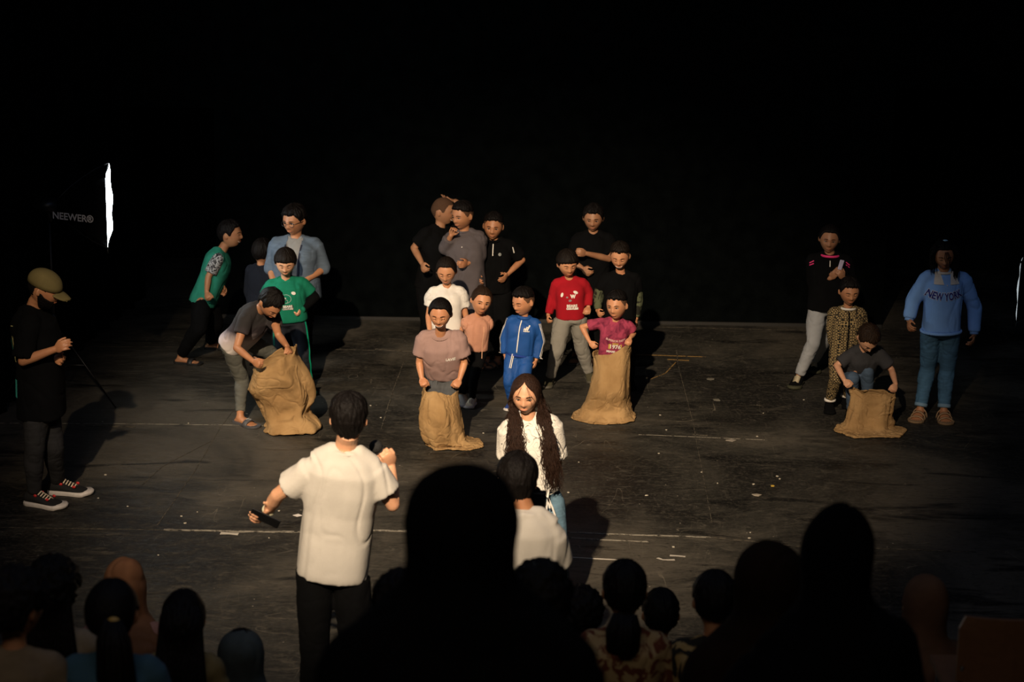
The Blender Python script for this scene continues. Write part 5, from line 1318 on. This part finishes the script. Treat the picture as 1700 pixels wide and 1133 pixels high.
for i in range(1000):
    sd = -1 if rng.random() < .46 else 1; az = rng.uniform(70, 175) if rng.random() < .4 else rng.uniform(66, 112)
    D = V(sd * math.sin(math.radians(az)) * .8, -math.cos(math.radians(az)), rng.uniform(-.1, .7)); D = nrm(D)
    p0 = P.hp3(headpts([D]) * 1.08)[0]; c, r, f = P.tor(.9); k = rng.random()
    fr = rng.random() < .82
    xs = sd * (.048 + .060 * rng.random()); side = P.hp3([[sd * (.33 + .08 * rng.random()), rng.uniform(-.12, .35), -.25]])[0]
    if fr:
        sh_ = c + r * sd * (.048 + .060 * rng.random()) + f * (.045 + .02 * rng.random()) + P.u * .02
        ln = rng.uniform(.22, .40) if sd > 0 else rng.uniform(.18, .36); e1 = sh_ + f * .055 - P.u * ln * .5 + r * sd * rng.uniform(-.02, .035); e2 = e1 - P.u * ln * .5 + r * (sd * rng.uniform(-.02, .03)) + f * .008
    else:
        sh_ = c + r * xs * 1.2 - f * .07; e1 = sh_ - P.u * .12; e2 = e1 - P.u * .15
    K = [p0, side, sh_, e1, e2]; pts = []; ph, fq, w = CL[i % 40]; ph += rng.uniform(-.5, .5); w *= rng.uniform(.7, 1.2)
    for q in np.linspace(0, 1, 17):
        t = q * 4; j = min(int(t), 3); u = t - j; a, b = K[j], K[j + 1]; pa, pb = K[max(j - 1, 0)], K[min(j + 2, 4)]
        x = .5 * ((2 * a) + (-pa + b) * u + (2 * pa - 5 * a + 4 * b - pb) * u * u + (-pa + 3 * a - 3 * b + pb) * u ** 3)
        wav = w * min(1, q * 2); pts.append(x + r * math.sin(ph + q * fq) * wav + f * math.cos(ph + q * fq * .9) * wav * .6)
    r0 = rng.uniform(.0010, .0024); mb.tube(pts, [r0 * (1 if q < .7 else (1.15 - q) / .45) for q in np.linspace(0, 1, 17)], 5)
put('long_locks', mb, P.hairm, P.hairo)
mb = MB()
for x_, e in ((-.16, -.30), (.16, .06), (.20, .26)): mb.tube(P.hp3([[x_ * .4, -.36, .36], [x_ * .9, -.44, .18], [x_ + e * .4, -.42, .0], [x_ + e * .8, -.38, -.14]]), [.004 * P.hh, .005 * P.hh, .004 * P.hh, .002 * P.hh], 5)
put('loose_strands', mb, P.hairm, P.hairo)
mb = MB(); mb.ball(P.hp3([[.375, -.03, -.16]])[0], .0055, 10); put('earring', mb, plain('gold', (.8, .5, .15), .25, 1), P.root)

# presenter
teew = fabric('white_tee_cotton', (.46, .435, .39), .9, .05, 300, .2)
P = Person('person in white tee seen from behind, microphone raised and phone in other hand', H=1.76, g=(553, 1216), pel=(553, 935), nk=(574, 742, -.02), hd=(579, 697, -.03),
    yaw=180, tyaw=182, look=(178, 6, 0), skin='fair', hair='short', w=1.0, hh=.222, vox=.005,
    b=dict(sh=(617, 782), el=(652, 838, .02), wr=(649, 775, .16), hand=(641, 742), curl=62, thumb=V(-.6, -.5, .3), palm='x'),
    a=dict(sh=(518, 782), el=(461, 822, .06), wr=(444, 850, .10), hand=(427, 868), curl=30, thumb=V(.6, .3, .8), tadd=.8),
    la=dict(kn=(522, 1095), ft=(516, 1212), yaw=176), lb=dict(kn=(588, 1095), ft=(596, 1218), yaw=184))
P.body().face(); P.hairdo('crop')
P.top(teew, 'shirt', hem=-.10, sleeve=.66, loose=.024, sl=.024, amp=.005, freq=6, neck=.040, vox=.0085, hemw=.100, flare=.004); P.band(.975, .040, .042, .006, teew, 'neckband')
P.pants(BLK, loose=.010, end=.97); P.shoes('sneaker', [BLK, plain('sole_offwhite', (.50, .46, .42), .6)])
mb = MB(); sh, el, wr = P.arm['a']; d = nrm(wr - el); mb.tube([wr - d * .022, wr - d * .008], [.032, .032], 16); put('wristband', mb, plain('pale_band', (.45, .43, .3), .5), P.root)
PRES = P
# microphone
pc, d, th, n, sc = P.palm['b']; m0 = PY(648, 762, pc[1] + .02); ax_ = nrm(PY(622, 740, pc[1] - .01) - PY(640, 760, pc[1] + .03)); tip = PY(624, 742, pc[1] - .01)
rt = empty('microphone', tuple(tip), 'black handheld microphone raised in the presenter\'s fist', 'microphone')
mb = MB(); mb.tube([tip + ax_ * -.13, tip - ax_ * .03], [.012, .017], 16); put('handle', mb, plain('mic_black', (.012, .012, .012), .4), rt)
mb = MB(); mb.ball(tip, .033, 20); mb.tube([tip - ax_ * .034, tip - ax_ * .020], [.024, .031], 18); put('grille', mb, patternmat('mic_mesh', 'voronoi', (.03, .03, .03), (.008, .008, .008), 250, .1, .1), rt)
# phone
pc, d, th, n, sc = P.palm['a']; c0 = PY(440, 861, pc[1] - .04); rt = empty('phone', tuple(c0), 'black phone held flat in the presenter\'s lowered hand', 'phone')
x_ = nrm(PY(466, 873, c0[1]) - PY(416, 850, c0[1])); y_ = nrm(V(0.1, .55, -.83)); y_ = nrm(y_ - x_ * np.dot(x_, y_)); z_ = np.cross(x_, y_)
mb = MB(); mb.box(c0, np.stack([x_, y_, z_]), (.076, .038, .004)); me = evalmods(mb.mesh('phone'), [('BEVEL', dict(width=.004, segments=2))]); link('phone_body', me, plain('phone_black', (.01, .01, .011), .2), rt, smooth=False)
mb = MB(); mb.box(c0 + z_ * .0043 - x_ * .055 + y_ * .018, np.stack([x_, y_, z_]), (.010, .010, .0012)); put('camera_bump', mb, plain('lens_black', (.004, .004, .006), .1), rt, smooth=False)

# photographer
P = Person('person in white tee seen from behind aiming a small camera at the long-haired girl', H=1.58, g=(880, 1272), pel=(884, 1040), nk=(876, 846, .03), hd=(858, 800, .05),
    yaw=176, tyaw=172, look=(188, 14, 5), skin='tan', hair='short', w=.92, hh=.222,
    a=dict(sh=(826, 880), el=(822, 930, .12), wr=(862, 880, .24), curl=50, hdir=V(.3, .3, .9)), b=dict(sh=(917, 888), el=(932, 950, .10), wr=(893, 870, .24), curl=50, hdir=V(-.2, .3, .9)),
    la=dict(ft=(858, 1272), yaw=176), lb=dict(ft=(902, 1274), yaw=184))
P.body().face(); P.hairdo('crop'); P.top(teew, 'shirt', hem=-.06, sleeve=.74, loose=.020, sl=.020, amp=.005, neck=.047, hemw=.094); P.pants(BLK, loose=.014); P.shoes('sneaker', [BLK, BLK])
c0 = PY(888, 828, P.nk[1] + .22); rt = empty('camera', tuple(c0), 'small black camera held up by the photographer in white tee', 'camera'); blk = plain('camera_black', (.006, .006, .006), .45)
mb = MB(); mb.box(c0, I3, (.055, .022, .036)); me = evalmods(mb.mesh('c'), [('BEVEL', dict(width=.007, segments=2))]); link('camera_body', me, blk, rt, smooth=False)
mb = MB(); mb.tube([c0 + V(0, .02, 0), c0 + V(0, .09, 0)], [.030, .032], 20); put('lens', mb, blk, rt); mb = MB(); mb.box(c0 + V(0, 0, .042), I3, (.018, .018, .010)); put('viewfinder', mb, blk, rt, smooth=False)
# ------------------------------------------------------------------ audience, seated on the raked floor
CLASS = {}
def chair(x, y, z, label, yaw=180, mat=None):
    rt = empty('auditorium_chair', (x, y, z), label, 'chair', 'dark wooden auditorium chairs'); wd = mat or plain('chair_wood', (.10, .045, .018), .5)
    mb = MB(); mb.box((x, y, z + .42), I3, (.20, .19, .015)); put('seat', mb, wd, rt, smooth=False)
    R = []; mb = MB()
    for zz_ in (.50, .62, .70, .745):
        w_ = .19 if zz_ < .74 else .17; pts = [V(x + w_ * q, y - .20 - .03 * (1 - q * q), z + zz_) for q in np.linspace(-1, 1, 11)]; R.append(np.array(pts + [p + V(0, .018, 0) for p in pts[::-1]]))
    mb.rings(R); put('backrest', mb, wd, rt, smooth=False)
    mtl = plain('chair_metal', (.02, .02, .02), .4, .8)
    for sx in (-1, 1):
        for sy in (-1, 1):
            mb = MB(); mb.tube([V(x + sx * .17, y + sy * .16, z + .002), V(x + sx * .17, y + sy * .16, z + .42)], .011, 8); put('leg', mb, mtl, rt)
        mb = MB(); mb.tube([V(x + sx * .17, y - .17, z + .41), V(x + sx * .17, y - .20, z + .56)], .010, 8); put('back_post', mb, mtl, rt)
def seated(label, top, tier, height, H, chairlabel=None, look=180, dx=0, **k):
    """height = head top above the tier floor"""
    ty, tz = TIERS[tier]; z = tz
    hh = .15 + .042 * H if H < 1.6 else .226
    q = PZ(top[0], top[1], z + height); q = q.copy()
    hd = q - V(0, 0, hh * .52); s = H / 1.6; print('   seat', round(q[0], 2), round(q[1], 2))
    nk = hd + V(0, -.035, -.155 * s - .01); pel = V(nk[0] + dx, nk[1] - .03, z + .50 * min(s, 1))
    pel[2] = max(nk[2] - .31 * H, z + .435 + .055 * H)
    kn = {}
    for kk, sx in (('la', -1), ('lb', 1)):
        hp = pel + V(sx * .05 * H, 0, 0); K = hp + V(sx * .03, .235 * H, .01); A = V(K[0], K[1] + .02, z + .045 * H); K[2] = max(min(K[2], A[2] + .23 * H), z + .3); kn[kk] = dict(K=K, A=A, yaw=180)
    ar = {}
    for kk, sx in (('a', -1), ('b', 1)):
        shp = pel + (nk - pel) * .885 + V(sx * .1 * H, 0, 0); E = shp + V(sx * .05 * s, .02, -.160 * H); Wp = E + V(-sx * .05 * s, .135 * H, -.02); ar[kk] = dict(E=E, W=Wp, curl=30, thumb=V(0, 0, 1))
    ar['a'].update(k.pop('ea', {})); ar['b'].update(k.pop('eb', {}))
    base = dict(H=H, g=None, G=V(pel[0], pel[1], z), PEL=pel, NK=nk, HD=hd, yaw=180, look=(look, 4, 0), skin='tan', vox=.0075)
    base.update(ar); base.update(kn); base.update(k)
    P = Person(label, **base)
    chair(pel[0], pel[1], z, chairlabel or ('wooden chair under the ' + label.replace('person', 'one', 1))[:90])
    P.body(); P.tierz = z; return P
def finish(P, topm, pm=None, hem=-.12, sleeve=1.9, loose=.018, sl=.014, **k):
    o = P.top(topm, 'shirt', hem=hem, sleeve=sleeve, loose=loose, sl=sl, vox=.012, **k); P.pants(pm or BLK, loose=.014, vox=.013); P.shoes('sneaker', [BLK, BLK]); return o
def hijab(P, mat, wid=1.0, drape=.55, peak=0, name='headscarf', sway=0):
    H = P.H; hh = P.hh; c, r, f = P.tor(.9); mb = MB(); R = []; n = 40; a = np.linspace(0, 2 * PI, n, endpoint=False)
    hc = P.hd; up = V(0, 0, 1)
    prof = [(.60 + peak, .03), (.585 + peak * .8, .12), (.53 + peak * .4, .24), (.42, .36), (.25, .44), (.05, .47), (-.15, .455), (-.35, .44), (-.55, .47)]
    for z_, w_ in prof: R.append(hc + up * z_ * hh + np.outer(np.cos(a), r) * w_ * hh * .93 * wid + np.outer(np.sin(a), f) * w_ * hh * 1.10 * wid - f * .02 * hh)
    sc_ = c + up * .02
    for t, (w_, d_) in ((-.02, (.115, .085)), (-.06, (.135, .10)), (-.11, (.145, .11)), (-drape * .3, (.150, .115))):
        R.append(sc_ + up * t * 1.0 + r * sway * t + np.outer(np.cos(a), r) * w_ * H * wid + np.outer(np.sin(a), f) * d_ * H)
    mb.rings(R); me = remesh(mb, .011, 6, .6); wrinkle(me, .006, 8, stretch=(1, 1, .25)); return link(name, me, mat, P.root)
def longhair(P, ln, wid=.34, n=120, back=True, name='long_hair'):
    rng = random.Random(int(P.H * 100) + int(ln * 50)); mb = MB(); c, r, f = P.tor(.9)
    for i in range(n):
        sx = rng.uniform(-1, 1); p0 = P.hp3(headpts([nrm(V(sx * .9, .5, rng.uniform(-.2, .6)))]) * 1.1)[0]
        p1 = P.hp3([[sx * .36, .46 - .1 * abs(sx), -.25]])[0]; p2 = c - f * (.075 + .02 * rng.random()) + r * sx * wid * .30 + V(0, 0, -.02); p3 = p2 - V(0, 0, ln * rng.uniform(.7, 1.0)) + r * sx * .02 - f * .01
        mb.tube([p0, (p0 + p1) / 2 - f * .01, p1, (p1 + p2) / 2, p2, (p2 + p3) / 2, p3], [.010, .012, .012, .011, .011, .010, .003], 6)
    return put(name, mb, P.hairm, P.root)
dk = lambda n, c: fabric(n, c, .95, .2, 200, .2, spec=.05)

# big silhouette in the middle, closest to the camera
P = seated('very dark person in loose headscarf, huge silhouette in the centre', (768, 782), 4, 1.25, 1.66, 'wooden chair under the huge dark silhouette in the centre')
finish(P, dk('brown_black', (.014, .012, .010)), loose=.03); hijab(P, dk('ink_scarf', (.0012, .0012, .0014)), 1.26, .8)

# left cluster
P = seated('dark-haired person in cream top, round head second from the left edge', (86, 936), 1, 1.13, 1.42, 'wooden chair of the round-headed one in cream top')
P.hairdo('curly'); finish(P, dk('cream_top', (.22, .17, .11))); longhair(P, .18)
P = seated('dark head cut by the left edge of the rows, black hair', (24, 957), 2, 1.08, 1.30, 'wooden chair of the dark head at the left edge', look=150)
P.hairdo('curly'); finish(P, dk('beige_top', (.16, .12, .08)))
P = seated('person in tan headscarf and dusty pink top behind the striped sweater', (206, 934), 0, 1.15, 1.46, 'wooden chair of the one in tan headscarf and pink top')
finish(P, dk('dusty_pink', (.24, .13, .11)), loose=.03); hijab(P, dk('tan_scarf', (.15, .07, .035)), .95, .5)
P = seated('person with long ponytail and green, yellow and red striped sweater', (184, 968), 2, 1.05, 1.32, 'wooden chair of the one in striped sweater')
P.hairdo('tied'); o = finish(P, None or dk('x', (.1, .1, .1)), loose=.028, sl=.02)
m, nt, b = newmat('rainbow_stripes'); tc = N(nt, 'ShaderNodeTexCoord'); sp = N(nt, 'ShaderNodeSeparateXYZ'); L(nt, tc.outputs['Object'], sp.inputs[0]); mr = N(nt, 'ShaderNodeMapRange')
zt = P.nk[2] - P.tierz; z0 = -(P.pel[2] - P.tierz) * 0
mr.inputs[1].default_value = zt - .30; mr.inputs[2].default_value = zt + .02
ab = N(nt, 'ShaderNodeMath', operation='ABSOLUTE'); sx = N(nt, 'ShaderNodeMath', operation='MULTIPLY_ADD'); sx.inputs[1].default_value = .45; L(nt, sp.outputs[0], ab.inputs[0]); L(nt, ab.outputs[0], sx.inputs[0]); L(nt, sp.outputs[2], sx.inputs[2]); L(nt, sx.outputs[0], mr.inputs[0])
rp = N(nt, 'ShaderNodeValToRGB'); rp.color_ramp.interpolation = 'CONSTANT'; e = rp.color_ramp.elements
for i, (p_, c_) in enumerate([(0, (.02, .12, .07)), (.18, (.32, .02, .02)), (.36, (.02, .14, .08)), (.50, (.35, .02, .02)), (.66, (.16, .26, .02)), (.84, (.02, .06, .09))]):
    el = e[i] if i < 2 else e.new(p_); el.position = p_; el.color = (*c_, 1)
L(nt, mr.outputs[0], rp.inputs[0]); L(nt, rp.outputs[0], b.inputs['Base Color']); b.inputs['Roughness'].default_value = .95; o.data.materials[0] = m
P.ponytail([[-.12, .48, .08], [-.16, .60, -.2], [-.18, .56, -.8], [-.2, .50, -1.3], [-.2, .46, -1.65]], [.12, .22, .25, .22, .06])
mb = MB(); q = P.hp3([[-.13, .52, .06]])[0]; mb.ell(q, I3, (.022, .012, .016), 10, 8); put('hair_clip', mb, plain('yellow_clip', (.35, .22, .05), .5), P.hairo)
P = seated('person with long loose dark hair and yellowish top', (304, 984), 1, 1.06, 1.18, 'wooden chair of the one with long loose hair')
P.hairdo('long'); finish(P, dk('mustard_grey', (.17, .13, .06))); longhair(P, .32, .30, 160)
P = seated('child in pale blue-grey hooded top beside the long-haired one', (400, 1052), 0, .97, .98, 'wooden chair of the child in hooded top')
P.hairdo('short'); finish(P, dk('blue_grey', (.06, .08, .085))); hijab(P, dk('hood_grey', (.05, .062, .062)), 1.12, .4, name='hood')

# right cluster
P = seated('bushy dark head just left of the flower-print shirt', (966, 984), 0, 1.04, 1.1, 'wooden chair of the bushy dark head'); P.hairdo('curly'); finish(P, dk('dark_green', (.01, .05, .025)))
P = seated('person in yellow and brown flower-print shirt with large dark head of hair', (1038, 938), 1, 1.14, 1.42, 'wooden chair of the one in flower-print shirt'); P.hairdo('short'); finish(P, patternmat('floral', 'noise', (.10, .028, .012), (.30, .21, .10), 14, .5, .05), sleeve=.8, loose=.03)
P.ponytail([[.0, .48, -.25], [.02, .56, -.5], [.02, .56, -.85], [.0, .50, -1.05]], [.18, .26, .24, .06])
P = seated('child with dark cropped head beside the flower-print shirt', (1098, 984), 0, 1.04, 1.1, 'wooden chair of the child with dark cropped head'); P.hairdo('short'); finish(P, dk('dim_brown', (.03, .024, .02)))
P = seated('person with dark hair and black and yellow blotched top', (1188, 955), 1, 1.10, 1.38, 'wooden chair of the one in blotched top'); P.hairdo('short'); finish(P, patternmat('blotch', 'noise', (.012, .011, .008), (.26, .18, .07), 9, .52, .03), sleeve=1.6, loose=.03)
P = seated('person in dark brown headscarf, broad silhouette left of the black pointed headscarf', (1280, 908), 2, 1.22, 1.6, 'wooden chair of the broad one in dark brown headscarf')
finish(P, dk('rust_black', (.008, .005, .003)), loose=.03); hijab(P, dk('brown_scarf', (.009, .005, .003)), 1.18, .8)
P = seated('tall person in black pointed headscarf, largest silhouette on the right', (1394, 852), 3, 1.25, 1.66, 'wooden chair of the one in black pointed headscarf', dx=.05)
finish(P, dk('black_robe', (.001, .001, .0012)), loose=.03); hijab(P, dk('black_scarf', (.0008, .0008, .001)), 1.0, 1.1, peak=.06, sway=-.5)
P = seated('person in light tan headscarf near the right corner', (1538, 962), 1, 1.06, 1.34, 'wooden chair of the one in light tan headscarf')
finish(P, dk('sand_top', (.05, .03, .02)), loose=.03); hijab(P, dk('sand_scarf', (.085, .045, .026)), .96, .55)
# dark heads beside the big silhouette
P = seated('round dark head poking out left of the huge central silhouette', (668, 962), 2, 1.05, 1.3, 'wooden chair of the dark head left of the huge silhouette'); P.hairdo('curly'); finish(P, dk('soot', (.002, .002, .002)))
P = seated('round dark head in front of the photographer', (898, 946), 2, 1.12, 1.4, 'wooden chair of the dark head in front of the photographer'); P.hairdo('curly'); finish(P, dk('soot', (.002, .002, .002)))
# small glowing phone in the corner, lying on an arm of an empty chair
c0 = PZ(1655, 1112, TIERS[2][1] + .47); chair(c0[0], c0[1] + .02, TIERS[2][1], 'empty wooden chair in the bottom right corner with a small glowing phone')
rt = empty('phone', (c0[0], c0[1], TIERS[2][1] + .436), 'tiny glowing phone in the bottom right corner lying on an empty chair', 'phone'); zz_ = TIERS[2][1] + .4365
mb = MB(); mb.box((c0[0], c0[1], zz_ + .004), I3, (.036, .075, .004)); put('phone_body', mb, plain('phone_black', (.01, .01, .011), .2), rt, smooth=False)
mb = MB(); mb.box((c0[0], c0[1] + .03, zz_ + .0085), I3, (.006, .022, .0005)); put('screen', mb, plain('lit_screen', (.05, .18, .35), .3, emit=1.5), rt, smooth=False)
# ------------------------------------------------------------------ softboxes and stands
def softbox(label, apex, face_px, half_h, half_w, normal_deg, foot, strength, text=True):
    Y0 = ground(*foot)[1]; A = PY(*apex, Y0); F = PY(*face_px, Y0); th = math.radians(normal_deg); nf = V(math.cos(th), math.sin(th), 0)
    sd = V(-nf[1], nf[0], 0); up = V(0, 0, 1); rt = empty('softbox_light', (A[0], Y0, 0), label, 'studio light')
    cloth = fabric('softbox_cloth', (.0022, .0024, .0026), .8, .3, 200, .2, spec=.1)
    def sq(c, h, w, k=12):
        a = np.linspace(0, 2 * PI, 4 * k, endpoint=False) + PI / 4; x, z = np.cos(a), np.sin(a); m = np.maximum(abs(x), abs(z)) ** .75
        return c + np.outer(x / m, sd) * w + np.outer(z / m, up) * h
    R = []
    for q, g in ((0, .10), (.04, .14), (.25, .42), (.5, .66), (.75, .86), (1.0, 1.0), (1.0, .96), (.93, .93)):
        R.append(sq(A + (F - A) * (q * 1.0), half_h * g, half_w * g))
    mb = MB(); mb.rings(R, cap=False); mb.f.append(tuple(range(len(R[0])))); mb.m.append(0); put('light_shell', mb, cloth, rt)
    bulge = []; k = 10; v = []; f = []
    for i in range(k + 1):
        for j in range(k + 1):
            x, z = -1 + 2 * i / k, -1 + 2 * j / k; b = .022 * (1 - x ** 4) * (1 - z ** 4) + .007 * math.sin(z * 7 + x * 2) * (1 - x ** 8); v.append(F + sd * x * half_w * .93 + up * z * half_h * .93 + nf * b)
    f = [(i * (k + 1) + j, (i + 1) * (k + 1) + j, (i + 1) * (k + 1) + j + 1, i * (k + 1) + j + 1) for i in range(k) for j in range(k)]
    mb = MB(); mb.add(v, f); put('diffuser', mb, plain('diffuser_glow_%d' % int(strength * 10), (.85, .95, 1.0), .8, emit=strength), rt)
    met = plain('stand_metal', (.012, .012, .012), .4, .5)
    mb = MB(); mb.tube([A - nrm(F - A) * .16, A + nrm(F - A) * .02], [.055, .06], 16); mb.tube([A - nrm(F - A) * .05, A - nrm(F - A) * .05 - up * .12], .02, 10); put('lamp_head', mb, met, rt)
    for s1 in (-1, 1):
        for s2 in (-1, 1):
            mb = MB(); mb.tube([A + sd * s1 * half_w * .1 + up * s2 * half_h * .1] + [A + (F - A) * q + (sd * s1 * half_w * g + up * s2 * half_h * g) * .93 for q, g in ((.25, .43), (.5, .67), (.75, .87), (1, 1.02))] + [F + (sd * s1 * half_w + up * s2 * half_h) * 1.0 - up * .02], .006, 6); put('rod', mb, met, rt)
    base = A - nrm(F - A) * .05; bx, by = base[0], base[1]
    mb = MB(); mb.tube([V(bx, by, .35), V(bx, by, A[2] - .1)], [.014, .011], 10); put('pole', mb, met, rt)
    mb = MB(); mb.tube([V(bx, by, .62), V(bx, by, .70)], .022, 12); put('collar', mb, met, rt)
    for a in (-20, 100, 220):
        d = V(math.cos(math.radians(a)), math.sin(math.radians(a)), 0); mb = MB(); mb.tube([V(bx, by, .64), V(bx, by, 0) + d * .52 + V(0, 0, .012)], .0065, 8); mb.tube([V(bx, by, .30), V(bx, by, 0) + d * .26 + V(0, 0, .32)], .006, 6); put('leg', mb, met, rt)
    if text:
        # maker's lettering on the side panel that faces the hall
        c = bpy.data.curves.new('t', 'FONT'); c.body = 'NEEWER®'; c.size = .072; c.align_x = 'CENTER'; c.align_y = 'CENTER'; c.offset = .0015
        o = bpy.data.objects.new('t', c); COL.objects.link(o); dg = bpy.context.evaluated_depsgraph_get(); me = bpy.data.meshes.new_from_object(o.evaluated_get(dg)); bpy.data.objects.remove(o)
        v2 = getv(me); fs = [tuple(p.vertices) for p in me.polygons]; sh = rt.children[0]; w = wloc(sh); bv = BVHTree.FromPolygons([tuple(q) for q in getv(sh.data) + w], [tuple(p.vertices) for p in sh.data.polygons])
        cc = PY(135, 349, Y0); dx = nrm(PY(160, 351.5, Y0) - PY(110, 346, Y0)); vv = []
        for x, y, _ in v2:
            q = cc + dx * x * .9 + V(0, 0, 1) * y - V(0, 1.0, 0); h = bv.ray_cast(Vector(q), Vector((0, 1, 0))); vv.append(np.array(h[0]) - V(0, .004, 0) if h[0] is not None else q + V(0, .7, 0))
        mb = MB(); mb.add(vv, fs); put('lettering', mb, plain('grey_lettering', (.50, .48, .46), .7), sh, smooth=False)
    return rt
softbox('black softbox light on a stand with a glowing white front, left of the stage', (92, 342), (180, 340), .285, .33, 8.7, (118, 668), 22)
softbox('black softbox light seen edge-on at the right border of the stage', (1772, 478), (1697, 475), .26, .26, 160.0, (1760, 655), .4, text=False)
